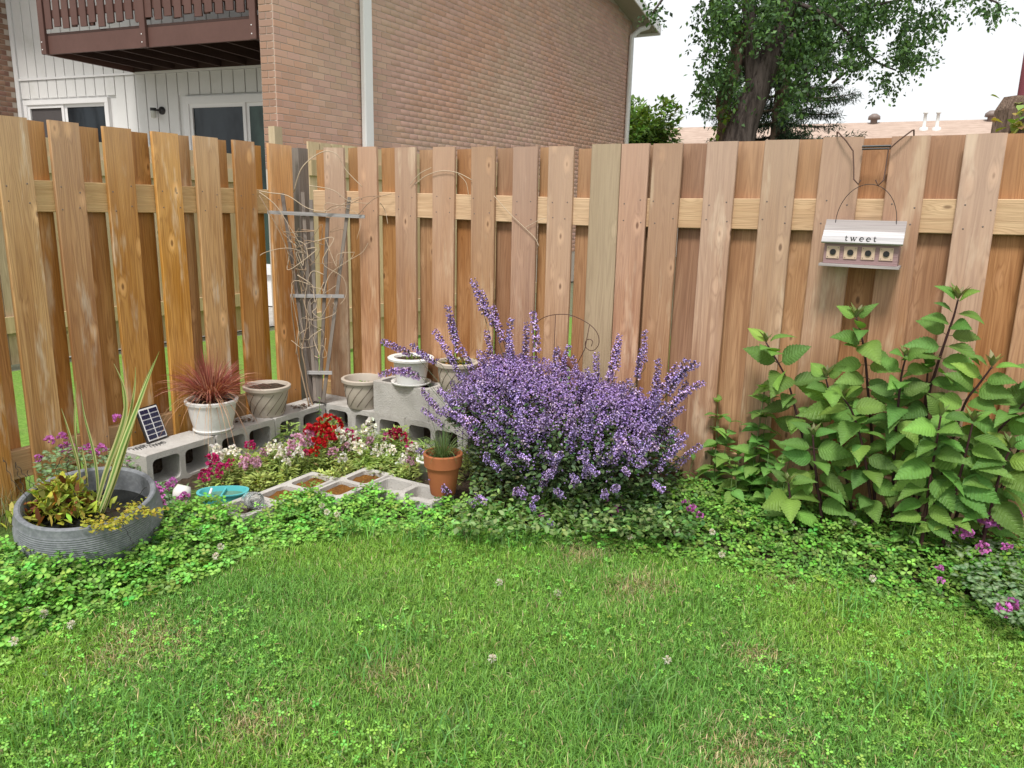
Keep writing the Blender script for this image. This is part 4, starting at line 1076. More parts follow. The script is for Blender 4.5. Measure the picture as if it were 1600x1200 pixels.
# ------------------------------------------------------------------ rusty bird ornament behind the catmint
GT = -0.16
go = thing('garden_stake', 'rusty metal bird on a wire stake with a spiral, behind the catmint', 'ornament', W(onR(895, 560, GT)[0], GT, 0), -TH)
OG = np.array([onR(895, 560, GT)[0], GT, 0])
def gl(x, y): s, z = onR(x, y, GT); return np.array([s, GT, z]) - OG
wire = [gl(830, 520), gl(838, 505), gl(850, 496), gl(868, 491.5), gl(890, 492), gl(910, 500), gl(925, 510), gl(934, 522), gl(936, 536), gl(930, 546), gl(922, 547.5), gl(915, 542), gl(915, 534), gl(920, 530), gl(926, 533), gl(924, 541)]
MB().tube(curve3(wire, 60), 0.0022, 5).build('wire', M['rust'], go, True)
MB().tube([gl(868, 492), gl(866, 540), gl(866, 600)], 0.0022, 5).build('wire', M['rust'], go, True)
MB().tube([gl(921, 508), gl(914, 545), (gl(914, 545) + gl(866, 640)) / 2, np.array([0, 0, 0.0])], 0.0025, 5).build('stake', M['rust'], go, True)
M['rust_bird'] = simple('rusty_bird', (0.20, 0.085, 0.06), 0.7, 0.3, scale=60, var=0.3, bump=0.4)
bp = gl(880, 558)
bd = [(-0.052, 0.030, 0.001), (-0.040, 0.027, 0.006), (-0.030, 0.028, 0.013), (-0.018, 0.020, 0.016), (-0.004, 0.004, 0.023), (0.016, -0.012, 0.024), (0.036, -0.032, 0.018), (0.055, -0.052, 0.010), (0.085, -0.082, 0.006)]
MB().tube([(bp[0] + a, bp[1], bp[2] + b) for a, b, r in bd], [r for a, b, r in bd], 12).build('bird', M['rust_bird'], go, True)
MB().tube([(bp[0] + 0.02, bp[1], bp[2] - 0.03), (bp[0] + 0.015, bp[1], bp[2] - 0.5)], 0.003, 5).build('leg', M['rust'], go)
def vnoise(P, sc, seed):
    """smooth value noise"""
    r = np.random.default_rng(seed); T = r.random((64, 64)); a = P[:, :2] * sc + 100.3
    i = np.floor(a).astype(int); f = a - i; f = f * f * (3 - 2 * f)
    g = lambda dx, dy: T[(i[:, 0] + dx) % 64, (i[:, 1] + dy) % 64]
    return (g(0, 0) * (1 - f[:, 0]) + g(1, 0) * f[:, 0]) * (1 - f[:, 1]) + (g(0, 1) * (1 - f[:, 0]) + g(1, 1) * f[:, 0]) * f[:, 1]
# ------------------------------------------------------------------ trees beyond the fence
LEAF6 = ([(0, 0, 0), (0.32, 0.35, 0.05), (0.26, 0.72, 0.02), (0, 1.0, -0.12), (-0.26, 0.72, 0.02), (-0.32, 0.35, 0.05), (0, 0.5, -0.04)], [(0, 1, 6), (1, 2, 6), (2, 3, 6), (3, 4, 6), (4, 5, 6), (5, 0, 6)])
LEAF4 = ([(0, 0, 0), (0.3, 0.45, 0.04), (0, 1.0, -0.05), (-0.3, 0.45, 0.04)], [(0, 1, 2), (0, 2, 3)])
def barkmat(name, a, b):
    t = NT(name); v, ov, r = t.objvec()
    n = t.noise(t.map(v, (9, 9, 1.6)), 1.0, 5, 0.7); n2 = t.noise(v, 3, 3)
    c = t.mix(t.mapr(n, 0.38, 0.62), a, b); c = t.mix(t.math('MULTIPLY', n2, 0.35), c, tuple(x * 0.5 for x in b))
    t.set(c, 0.95, 0.1); t.bump(n, 1.0, 0.06); return t.m
M['bark'] = barkmat('bark', (0.04, 0.031, 0.028), (0.125, 0.10, 0.09))
M['bark2'] = barkmat('bark_thin', (0.09, 0.06, 0.045), (0.24, 0.17, 0.13))

TYD = 14.0
def pt(x, y, Y=TYD): return aty(x, y, Y)
def limb(px, rad, n=10):
    P = [pt(*q) for q in px]; return P, rad
tree = thing('shade_tree', 'big leafy shade tree with a thick leaning trunk behind the fence', 'tree', (3.6, TYD, -0.03))
OT = np.array([3.6, TYD, -0.03])
main = [np.array([3.55, 14, -0.1]), np.array([3.62, 14, 1.2]), pt(1155, 215), pt(1168, 175), pt(1186, 132), pt(1200, 95), pt(1215, 50), pt(1240, -20), pt(1260, -120), pt(1270, -260)]
rad = [0.42, 0.32, 0.27, 0.25, 0.22, 0.19, 0.17, 0.14, 0.1, 0.05]
trk = MB().tube([p - OT for p in curve3(main, 40)], list(np.interp(np.linspace(0, 9, len(curve3(main, 40))), range(10), rad)), 14).build('trunk', M['bark'], tree, True)
def limbpart(px, r0, r1, mat='bark', Y=None):
    P = [pt(q[0], q[1], q[2] if len(q) > 2 else TYD) - OT for q in px]; c = curve3(P, 24)
    MB().tube(c, list(np.linspace(r0, r1, len(c))), 9).build('limb', M[mat], tree, True)
limbpart([(1180, 150), (1177, 110), (1174, 60), (1168, 0), (1150, -90)], 0.16, 0.08)
limbpart([(1190, 130, 14.1), (1160, 85, 14.3), (1140, 50, 14.5), (1110, 0, 14.6)], 0.10, 0.04)
limbpart([(1205, 90, 13.9), (1260, 40, 13.9), (1330, 15, 14.2), (1410, 0, 14.3)], 0.06, 0.02)
limbpart([(1232, 0, 14), (1300, 30, 13.4), (1360, 90, 14.0), (1400, 110, 14.2)], 0.04, 0.012)
limbpart([(1230, 20, 14.2), (1255, 90, 13.9), (1262, 150, 13.8)], 0.05, 0.015)
limbpart([(1300, 130, 15.5), (1330, 108, 15.3), (1360, 95, 15.2)], 0.03, 0.012)
limbpart([(1150, -90), (1090, -60, 13.4), (1050, -20, 13), (1020, 20, 12.8)], 0.05, 0.012)
limbpart([(1250, -60), (1400, -60, 13.2), (1500, -20, 12.8), (1560, 5, 12.6)], 0.06, 0.012)
thin = [np.array([3.35, 14.3, -0.1]), pt(1131, 215, 14.3), pt(1131, 180, 14.3), pt(1132, 150, 14.3), pt(1150, 95, 14.3), pt(1160, 40, 14.4)]
MB().tube([p - OT for p in curve3(thin, 24)], 0.135, 10).build('trunk', M['bark2'], tree, True)
# crown: hanging sprays of leaves, clumped
def crown(clumps, size, nper, droop, cols, Y0, spread):
    pos, dr = [], []
    for (cx, cy, rx, ry, w) in clumps:
        m = int(nper * w)
        for _ in range(max(1, m // 9)):
            a = rng.uniform(0, 2 * math.pi); q = math.sqrt(rng.random())
            x, y = cx + rx * q * math.cos(a), cy + ry * q * math.sin(a)
            if vnoise(np.array([[x * 0.045 + 3, y * 0.055 + 8]]), 1.0, 51)[0] + 0.5 * vnoise(np.array([[x * 0.11, y * 0.13]]), 1.0, 52)[0] < 0.62: continue
            p = pt(x, y, Y0 + rng.normal(0, spread))
            d = np.array([rng.normal(0, 0.5), rng.normal(0, 0.5), -droop + rng.normal(0, 0.35)]); d /= np.linalg.norm(d)
            L = rng.uniform(0.18, 0.5); k = rng.integers(6, 13)
            for j in range(k):
                f = j / k
                pos.append(p + d * L * f + rng.normal(0, 0.035, 3)); e = d * 0.5 + rng.normal(0, 0.75, 3); e[2] -= 0.35; dr.append(e)
    pos, dr = np.array(pos), np.array(dr); n = len(pos)
    c = np.array(cols)[rng.integers(0, len(cols), n)] * np.clip(rng.normal(1, 0.25, (n, 1)), 0.5, 1.7)
    return scatter('crown', *LEAF4, pos - OT, frames(dr, rng.normal(0, 1, (n, 3)) + np.array([0, 0, 0.8])), rng.uniform(0.6, 1.25, n) * size, c, M['leaf'])
G = [(0.05, 0.095, 0.032), (0.075, 0.14, 0.04), (0.10, 0.175, 0.045), (0.045, 0.08, 0.03)]
clumps = [(1180, 15, 75, 40, 3.2), (1120, 95, 28, 35, 1.3), (1135, 138, 32, 30, 1.2), (1108, 55, 22, 30, 0.8), (1125, 20, 35, 35, 1.4), (1100, 150, 14, 22, 0.35),
          (1250, 20, 60, 50, 3.2), (1265, 85, 42, 55, 2.6), (1245, 135, 24, 36, 0.9), (1320, 25, 60, 45, 2.8), (1390, 25, 55, 40, 2.4), (1440, 15, 40, 32, 1.2),
          (1375, 80, 55, 32, 1.7), (1420, 72, 30, 22, 0.8), (1340, 95, 25, 22, 0.5), (1382, 118, 26, 18, 0.55), (1455, 78, 18, 6, 0.12), (1462, 45, 14, 14, 0.2), (1548, 8, 22, 7, 0.3), (1016, 14, 12, 16, 0.22), (1018, 44, 12, 8, 0.13), (1500, -25, 60, 20, 0.6), (1050, -45, 50, 25, 0.3),
          (1210, 105, 14, 10, 0.12), (1160, 120, 10, 14, 0.12), (1250, -120, 230, 90, 9), (1240, -300, 200, 110, 8), (1120, -120, 90, 70, 3), (1420, -100, 100, 60, 3.5)]
link('crown', crown(clumps, 0.085, 820, 0.6, G, TYD, 0.55), tree)
shr = crown([(1132, 190, 10, 12, 0.12), (1128, 168, 20, 12, 0.2)], 0.12, 330, 0.3, [(0.16, 0.27, 0.03), (0.10, 0.2, 0.03)], 14.0, 0.1)
link('crown', shr, tree)

# spruce behind it
SY = 19.0
sp_ = thing('spruce_tree', 'dark blue-green spruce with drooping boughs behind the shade tree', 'tree', (*aty(1215, 215, SY)[:2], -0.03))
OSP = np.array(sp_.location)
MB().tube([(0, 0, 0), (0, 0, 5), (0.05, 0, 10)], [0.22, 0.15, 0.02], 10).build('trunk', M['bark2'], sp_, True)
pos, dr = [], []
bm_ = MB()
z = 1.2
while z < 9.6:
    R = 2.1 * (1 - z / 10.2) ** 0.75 + 0.15
    for k in range(8):
        a = rng.uniform(0, 2 * math.pi); r = R * rng.uniform(0.75, 1.12); d = np.array([math.cos(a), math.sin(a), 0])
        P = [np.array([0, 0, z]) + d * r * f + np.array([0, 0, -0.28 * r * f + 0.22 * r * f * f]) for f in np.linspace(0, 1, 6)]
        bm_.tube(P, list(np.linspace(0.03, 0.008, 6)), 4)
        for f in np.linspace(0.15, 1, int(26 * r / 2) + 6):
            c = np.array([0, 0, z]) + d * r * f + np.array([0, 0, -0.28 * r * f + 0.22 * r * f * f])
            for _ in range(16):
                e = d * 0.6 + rng.normal(0, 0.55, 3); e[2] -= 0.25
                pos.append(c + rng.normal(0, 0.05, 3)); dr.append(e)
    z += 0.30
bm_.build('boughs', M['bark2'], sp_)
pos, dr = np.array(pos), np.array(dr); n = len(pos)
link('needles', scatter('needles', [(0, 0, 0), (0.09, 0.5, 0.03), (0, 1, 0), (-0.09, 0.5, 0.03)], [(0, 1, 2), (0, 2, 3)], pos, frames(dr), rng.uniform(0.08, 0.17, n), jit((0.036, 0.068, 0.036), n, 0.1, 0.3), M['leaf']), sp_)

# round bright tree by the end of the brick wall
def round_tree(label, p, rad, hgt, col, n):
    t = thing('round_tree', label, 'tree', p)
    MB().tube([(0, 0, 0), (0, 0, hgt)], [0.2, 0.12], 10).build('trunk', M['bark2'], t, True)
    cl = [np.array([rng.normal(0, rad * .45), rng.normal(0, rad * .45), hgt + rng.normal(0, rad * .45)]) for _ in range(26)]
    ps = np.concatenate([c + nrm(rng.normal(0, 1, (n // 26, 3))) * (rad * 0.42 * rng.random((n // 26, 1)) ** 0.4) for c in cl])
    d = nrm(ps - np.array([0, 0, hgt])) + rng.normal(0, 0.6, ps.shape)
    link('crown', scatter('crown', *LEAF4, ps, frames(d), rng.uniform(0.12, 0.26, len(ps)), jit(col, len(ps), 0.12, 0.3), M['leaf']), t)
q = aty(1000, 190, 27.0)
round_tree('bright green rounded tree peeking out beside the brick wall and roof', (q[0] - 0.1, 27.0, -0.03), 1.25, q[2] - 0.35, (0.10, 0.19, 0.035), 7000)

# old post with creeper just over the fence, far right, and a red pole
pp = W(onR(1583, 207, 0.45)[0] + 0.02, 0.45, 0)
st_ = thing('old_post', 'gnarled old wooden post with yellowing creeper behind the fence', 'post', pp)
zt = onR(1580, 156, 0.45)[1]
MB().tube([(0, 0, 0), (0.01, 0, 1.0), (0.015, 0, zt - 0.05), (0.02, 0, zt)], [0.15, 0.14, 0.125, 0.10], 9).build('trunk', M['bark2'], st_)
n = 150; ps = np.stack([rng.normal(0, 0.10, n), rng.normal(-0.14, 0.04, n), rng.uniform(zt - 0.3, zt + 0.0, n)], 1)
link('creeper', scatter('creeper', *LEAF6, ps, frames(rng.normal(0, 1, (n, 3))), rng.uniform(0.025, 0.06, n), jit((0.28, 0.27, 0.07), n, 0.2, 0.3), M['leaf']), st_)
M['red_pole'] = simple('red_pole', (0.16, 0.03, 0.04), 0.5, 0.4)
rp = MB().tube([(0, 0, 0), (0, 0, 3.2)], 0.035, 12).build('red_pole', M['red_pole'], None, True, loc=W(onR(1608, 120, 0.6)[0], 0.6, 0))
tag(rp, 'dark red pole rising behind the old post', 'pole')

# ------------------------------------------------------------------ lawn
border = np.array([(-400, 1180), (0, 1030), (60, 995), (150, 950), (250, 925), (330, 888), (400, 856), (470, 838), (560, 822), (640, 826), (720, 828), (850, 842), (1000, 852), (1120, 875), (1250, 900), (1380, 928), (1500, 955), (1600, 1000), (2000, 1150)], float)
def below_border(P, off=0.0):
    x, y = proj(P); return y > np.interp(x, border[:, 0], border[:, 1]) + off
def sample_ground(dens, x0=-3.0, x1=3.2, y0=1.25, y1=4.4):
    n = int(dens * (x1 - x0) * (y1 - y0)); P = np.zeros((n, 3)); P[:, 0] = rng.uniform(x0, x1, n); P[:, 1] = rng.uniform(y0, y1, n)
    x, y = proj(P); return P[(x > -420) & (x < 2020) & (y < 1420)]
def blades(name, P, L, w, lean, col, mat, tipcol=None):
    """bent grass blades: two quads and a tip"""
    n = len(P); a = rng.uniform(0, 2 * math.pi, n); d = np.stack([np.cos(a), np.sin(a), np.zeros(n)], 1)
    sd_ = np.stack([-np.sin(a), np.cos(a), np.zeros(n)], 1) ; tw = rng.normal(0, 0.6, (n, 1)); sd_ = nrm(sd_ + d * tw)
    L = L[:, None]; w = w[:, None]; ln = lean[:, None]; up = np.array([[0, 0, 1.0]])
    p1 = P + up * L * 0.55 * np.sqrt(np.maximum(0.1, 1 - (ln * 0.5) ** 2)) + d * L * ln * 0.28
    p2 = P + up * L * np.sqrt(np.maximum(0.04, 1 - ln ** 2)) + d * L * ln
    v = np.stack([P - sd_ * w * 0.5, P + sd_ * w * 0.5, p1 + sd_ * w * 0.42, p1 - sd_ * w * 0.42, p2], 1)
    loops = (np.array([0, 1, 2, 3, 3, 2, 4])[None, :] + (np.arange(n) * 5)[:, None]).ravel()
    c = np.repeat(col[:, None, :], 5, 1)
    if tipcol is not None: c[:, 4] = c[:, 4] * 0.5 + tipcol * 0.5
    return np_mesh(name, v.reshape(-1, 3), loops, np.tile([4, 3], n), mat, np.clip(c.reshape(-1, 3), 0, 1))
P = sample_ground(33000); P = P[below_border(P, -6)]
n = len(P)
pn, pn2, pn3 = vnoise(P, 2.2, 3), vnoise(P, 7.0, 4), vnoise(P, 1.1, 9)
base_c = np.array([0.265, 0.48, 0.075]); yel = np.array([0.36, 0.55, 0.09]); dk = np.array([0.165, 0.375, 0.08])
k = np.clip(pn * 1.3 - 0.15 + rng.normal(0, 0.28, n), 0, 1)[:, None]; c = dk * (1 - k) + base_c * k
k2 = np.clip((pn3 - 0.35) * 1.6 + rng.normal(0, 0.2, n), 0, 1)[:, None]; c = c * (1 - k2 * 0.75) + yel * k2 * 0.75
# dead straw: a few worn patches and stray dry blades
straw = np.zeros(n)
for (x, y, r) in ((225, 1010, .16), (190, 1025, .12), (925, 858, .12), (985, 928, .10), (1010, 918, .10), (1235, 905, .10), (600, 1050, .10), (1180, 1030, .08), (1180, 1185, .14), (400, 1135, .12), (905, 870, .1)):
    q = gnd(x, y); straw = np.maximum(straw, np.exp(-((P[:, 0] - q[0]) ** 2 + (P[:, 1] - q[1]) ** 2) / (r * r)))
st_m = rng.random(n) < (0.06 + 0.55 * straw)
c[st_m] = jit((0.50, 0.43, 0.24), int(st_m.sum()), 0.08, 0.2)
c *= np.clip(rng.normal(1, 0.28, (n, 1)), 0.4, 1.7)
L = rng.uniform(0.018, 0.046, n) * (0.7 + 0.7 * pn2); L[straw > 0.35] *= 0.9
lean = np.clip(rng.normal(0.66, 0.24, n), 0.08, 0.97)
lo = link('grass', blades('grass', P, L, rng.uniform(0.0019, 0.0038, n), lean, c, M['blade']))
tag(lo, 'mown green lawn grass with dry straw patches', 'grass', kind='stuff')
# longer tufts scattered through
cent = [(640, 1010), (560, 1040), (950, 1130), (300, 1110), (1480, 1120), (1380, 1090), (1500, 1090), (1210, 840), (1180, 830), (1300, 905), (1000, 1100), (260, 1160), (700, 1180), (20, 870), (35, 900), (10, 940), (650, 845), (720, 840), (780, 850), (560, 838), (1340, 960), (80, 1140)]
ps = []
for x, y in cent:
    q = gnd(x, y); m = 90; ps.append(q + np.stack([rng.normal(0, 0.06, m), rng.normal(0, 0.06, m), np.zeros(m)], 1))
P2 = np.concatenate(ps); n = len(P2)
o = link('grass', blades('grass', P2, rng.uniform(0.06, 0.13, n), rng.uniform(0.003, 0.0055, n), np.clip(rng.normal(0.65, 0.2, n), 0.1, 0.95), jit((0.15, 0.33, 0.075), n, 0.12, 0.3), M['blade']))
tag(o, 'longer grass tufts in the lawn and along the bed', 'grass', kind='stuff')

# ------------------------------------------------------------------ clover
def clover(P, h, size, col, name, label, stems=True):
    """trefoils: three notched leaflets on a stalk"""
    n = len(P)
    tv, tf, tm = [], [], []
    for k in range(3):
        a = 2 * math.pi * k / 3; b = len(tv)
        for (x, y, z, m) in ((0, 0.06, 0, 1.25), (0.36, 0.45, 0.10, 0.95), (0.40, 0.82, 0.08, 0.9), (0.16, 1.05, 0.02, 0.85), (0, 0.97, -0.03, 0.9), (-0.16, 1.05, 0.02, 0.85), (-0.40, 0.82, 0.08, 0.9), (-0.36, 0.45, 0.10, 0.95), (0, 0.55, -0.05, 1.45)):
            tv.append((x * math.cos(a) - y * math.sin(a), x * math.sin(a) + y * math.cos(a), z)); tm.append(m)
        tf += [(b, b + 1, b + 8), (b + 1, b + 2, b + 8), (b + 2, b + 3, b + 8), (b + 3, b + 4, b + 8), (b + 4, b + 5, b + 8), (b + 5, b + 6, b + 8), (b + 6, b + 7, b + 8), (b + 7, b, b + 8)]
    # template lies in x,y with normal z; tip it at random
    nz = nrm(np.stack([rng.normal(0, 0.33, n), rng.normal(-0.15, 0.33, n), np.ones(n)], 1))
    d = nrm(np.cross(nz, rng.normal(0, 1, (n, 3))))
    x = np.cross(d, nz); R = np.stack([x, d, nz], 2)
    top = P + np.stack([rng.normal(0, 0.02, n), rng.normal(0, 0.02, n), h], 1)
    me = scatter(name, tv, tf, top, R, size, col, M['leaf'], tm)
    o = link(name, me); tag(o, label, 'clover', kind='stuff')
    if stems:
        sdir = nrm(np.stack([rng.normal(0, 1, n), rng.normal(0, 1, n), np.zeros(n)], 1)) * 0.0009
        v = np.stack([P - sdir, P + sdir, top], 1); loops = np.arange(n * 3)
        link('clover_stalks', np_mesh('stalks', v.reshape(-1, 3), loops, np.full(n, 3), M['blade'], np.repeat(col * 0.9, 3, 0)), o)
        # geometry is in world space, the parent has no transform
    return o
bx, by_ = border[:, 0], border[:, 1]
upper = np.array([(-400, 960), (0, 905), (60, 892), (150, 880), (235, 848), (300, 828), (345, 826), (420, 808), (500, 792), (560, 788), (640, 790), (700, 800), (850, 812), (1000, 790), (1100, 785), (1200, 800), (1350, 812), (1500, 830), (1600, 850), (2000, 940)], float)
Pc = sample_ground(5200, y1=4.6); x, y = proj(Pc)
yu, yb = np.interp(x, upper[:, 0], upper[:, 1]), np.interp(x, bx, by_)
dens = np.interp(x, [-400, 0, 500, 640, 720, 1000, 1200, 1600], [1, 1, 1, 0.95, 0.7, 0.6, 0.6, 0.7])
inside = (y > yu) & (y < yb + 14) & (rng.random(len(x)) < dens)
s_a, t_a = (Pc - C3) @ V, (Pc - C3) @ U
inside &= ~(((s_a - 0.765) ** 2 + (t_a + 2.06) ** 2 < 0.235 ** 2))
inside &= ~((s_a > 0.9) & (s_a < 1.12) & (t_a > -1.6) & (t_a < -0.96)) & ~((s_a > 1.1) & (s_a < 1.31) & (t_a > -1.19)) & ~((s_a > 1.26) & (s_a < 1.69) & (t_a > -1.01))
Pq = Pc[inside]; n = len(Pq); xq, yq = x[inside], y[inside]
f = np.clip((np.interp(xq, bx, by_) - yq) / 45, 0, 1)
hgt = (0.03 + 0.105 * f * np.interp(xq, [0, 560, 800, 1600], [1, 1, 0.8, 0.8])) * rng.uniform(0.55, 1.25, n)
lt_ = np.interp(xq, [0, 600, 760, 1000, 1600], [1.15, 1.2, 1.0, 0.95, 0.92])[:, None]
colc = jit((0.225, 0.40, 0.07), n, 0.12, 0.36) * lt_
clover(Pq, hgt, rng.uniform(0.013, 0.025, n), colc, 'clover', 'thick bright green clover along the edge of the bed')
# clover through the lawn in patches
Pl = sample_ground(2200); Pl = Pl[below_border(Pl, 0)]
m = vnoise(Pl, 3.2, 21) * 0.6 + vnoise(Pl, 1.2, 22) * 0.6
xl, yl = proj(Pl)
m += np.where((xl > 800), 0.10, 0) + np.where((yl < 940) & (xl > 640), 0.12, 0)
Pl = Pl[(m + rng.normal(0, 0.08, len(Pl))) > 0.66]; n = len(Pl)
clover(Pl, rng.uniform(0.012, 0.04, n), rng.uniform(0.006, 0.0115, n), jit((0.19, 0.37, 0.06), n, 0.12, 0.28), "clover", "small clover leaves spread through the mown lawn")

# white clover heads
bl_px = [(345, 854, .07), (337, 869, .06), (27, 916, .08), (41, 955, .07), (68, 959, .07), (21, 1002, .06), (111, 976, .05), (780, 910, .04), (769, 1029, .03), (1012, 826, .09), (1057, 832, .08), (1113, 831, .09), (1128, 866, .06), (1333, 816, .14), (1424, 843, .13), (1482, 849, .13), (871, 927, .03), (1364, 904, .07), (984, 838, .07), (503, 790, .10), (511, 800, .10), (527, 803, .09), (1042, 1031, .03)]
pv, pd = [], []
for _ in range(70):
    d = rng.normal(0, 1, 3); d /= np.linalg.norm(d); pd.append(d); pv.append(d * 0.25)
pd, pv = np.array(pd), np.array(pv)
cc = np.where(rng.random((70, 1)) < 0.8, np.array([[0.75, 0.74, 0.66]]), np.array([[0.62, 0.5, 0.42]])) * rng.uniform(0.8, 1.05, (70, 1))
me_cl = scatter('bloom', [(0, 0, 0), (0.13, 0.5, 0), (0, 0.8, 0), (-0.13, 0.5, 0)], [(0, 1, 2, 3)], pv, frames(pd), np.ones(70), cc, M['petal'])
def clover_label(x, y):
    if x < 130: q = 'in the thick clover below the blue bowl planter'
    elif x < 400: q = 'in the clover between the bowl planter and open lawn'
    elif x < 540: q = 'in the clover just in front of the mulch blocks'
    elif y > 1000: q = 'alone in the open mown lawn'
    elif x < 900: q = 'in the lawn near the catmint'
    elif x < 1150: q = 'at the bed edge right of the catmint'
    else: q = 'in the weeds below the tall perennial'
    return 'white clover flower head ' + q
for (x, y, h) in bl_px:
    p = gnd(x, y, h); th = thing('clover_flower', clover_label(x, y), 'flower', (p[0], p[1], 0), 0, 'white clover flowers')
    link('bloom', me_cl, th, (0, 0, h), (0, 0, rng.uniform(0, 6)), (0.0155,) * 3)
    st = MB().tube([(0.01, 0, 0), (0.004, 0, h * 0.5), (0, 0, h)], 0.0009, 4)
    link('stalk', join_np('stalk', [(st.v, st.f, (0.12, 0.25, 0.05))], M['stem']), th)
# ------------------------------------------------------------------ catmint
def whorl_spike(L, nw, seed, thick=1.0):
    """one catmint flower spike along +z from 0 to L: stem, small leaves, whorls of two-lipped florets"""
    r = np.random.default_rng(seed); parts = []
    bend = r.normal(0, 0.10, 2)
    cen = lambda q: np.array([bend[0] * L * q * q, bend[1] * L * q * q, L * q])
    st = MB().tube([cen(q) for q in np.linspace(0, 1, 6)], list(np.linspace(0.0018, 0.0008, 6)), 4)
    parts.append((st.v, st.f, np.array([0.10, 0.10, 0.09])))
    for i in range(nw):
        q = 0.20 + 0.80 * (i / max(1, nw - 1)) ** 0.85
        c = cen(q); big = (1.0 - 0.45 * q) * thick
        m = int(r.integers(14, 20) * (1.05 - 0.3 * q))
        for k in range(m):
            a = r.uniform(0, 2 * math.pi); el = r.uniform(-0.25, 0.75)
            d = np.array([math.cos(a) * math.cos(el), math.sin(a) * math.cos(el), math.sin(el)])
            p = c + d * 0.004 + np.array([0, 0, r.normal(0, 0.004)])
            ln = r.uniform(0.0085, 0.0135) * (0.7 + 0.5 * big)
            s = np.cross(d, [0, 0, 1.0]); s /= max(1e-6, np.linalg.norm(s)); u = np.cross(s, d)
            tip = p + d * ln; w = ln * 0.40
            v = [p, tip + s * w, tip + d * ln * 0.25 - u * w * 0.5, tip - s * w, tip + u * w * 0.9 + d * ln * 0.1]
            f = [(0, 1, 2), (0, 2, 3), (0, 3, 4), (0, 4, 1), (1, 2, 3, 4)]
            hue = r.random()
            col = np.array([0.46, 0.32, 0.80]) * (1 - hue) + np.array([0.67, 0.52, 0.89]) * hue
            if r.random() < 0.14: col = np.array([0.76, 0.60, 0.82])
            parts.append((v, f, col * r.uniform(0.75, 1.2)))
        for k in range(3):      # purple-grey calyces
            a = r.uniform(0, 2 * math.pi); d = np.array([math.cos(a), math.sin(a), 0.3]); s = np.array([-d[1], d[0], 0])
            p = c; parts.append(([p, p + d * 0.006 + s * 0.002, p + d * 0.009, p + d * 0.006 - s * 0.002], [(0, 1, 2, 3)], np.array([0.17, 0.12, 0.22])))
        if i < 3:
            for sg in (0, math.pi):
                a = r.uniform(0, 6.28) if sg == 0 else a + math.pi
                d = np.array([math.cos(a), math.sin(a), 0.25]); s = np.array([-d[1], d[0], 0]); l = 0.020 * (1 - 0.2 * i)
                parts.append(([c, c + d * l * .5 + s * l * .28, c + d * l, c + d * l * .5 - s * l * .28], [(0, 1, 2), (0, 2, 3)], np.array([0.10, 0.15, 0.085])))
    return join_np('flower_spike', parts, M['petal'])
spikes = [whorl_spike(0.12, 7, 100 + i, 1.0) for i in range(5)] + [whorl_spike(0.19, 10, 200 + i, 1.15) for i in range(4)] + [whorl_spike(0.06, 4, 300 + i, 1.1) for i in range(3)]
cs, ct = 2.07, -0.42
cat_p = W(cs, ct, 0)
cm = thing('catmint_bush', 'large purple flowering catmint bush in front of the fence', 'bush', cat_p, -TH)
SR, TR, ZR = 0.58, 0.36, 0.60
stems_parts = []
def put_spike(pos, d, me, sc):
    d = Vector(d).normalized(); q = d.to_track_quat('Z', 'X')
    o = link('flower_spike', me, cm, pos, None, (sc,) * 3); o.rotation_mode = 'QUATERNION'
    o.rotation_quaternion = q @ Matrix.Rotation(rng.uniform(0, 6.28), 3, 'Z').to_quaternion()
def stem_to(pos):
    b = np.array([pos[0] * 0.25 + rng.normal(0, 0.05), pos[1] * 0.25 + rng.normal(0, 0.04), 0.0]); m = (b + pos) / 2 + np.array([pos[0] * 0.05, pos[1] * 0.05, 0.05])
    st = MB().tube(curve3([b, m, pos], 8), list(np.linspace(0.0024, 0.0014, len(curve3([b, m, pos], 8)))), 4)
    stems_parts.append((st.v, st.f, np.array([0.10, 0.13, 0.07])))
def top_z(s_, t_):
    """height of the bush over a point (bush frame): lower in the middle right, higher at left"""
    q = max(0.0, 1 - (abs(s_) / SR) ** 2.4 - (abs(t_) / TR) ** 2.4)
    return (0.31 + 0.34 * q ** 0.45) * (1.0 - 0.08 * math.sin((s_ + 0.1) * 5))
n_sp = 0
while n_sp < 215:
    a = rng.uniform(0, 2 * math.pi); r = math.sqrt(rng.random())
    sx, ty = SR * r * math.cos(a), TR * r * math.sin(a)
    if ty > 0.16 and rng.random() < 0.75: continue
    zt = top_z(sx, ty)
    z = zt * rng.uniform(0.74, 1.05) - 0.085
    out = np.array([sx / SR * 0.8 + rng.normal(0, 0.22), ty / TR * 0.75 + rng.normal(0, 0.22), 0.85])
    p = np.array([sx, ty, z]); i = rng.integers(0, 5) if rng.random() < 0.7 else 5 + rng.integers(0, 4)
    put_spike(p, out, spikes[i], rng.uniform(0.85, 1.2)); stem_to(p); n_sp += 1
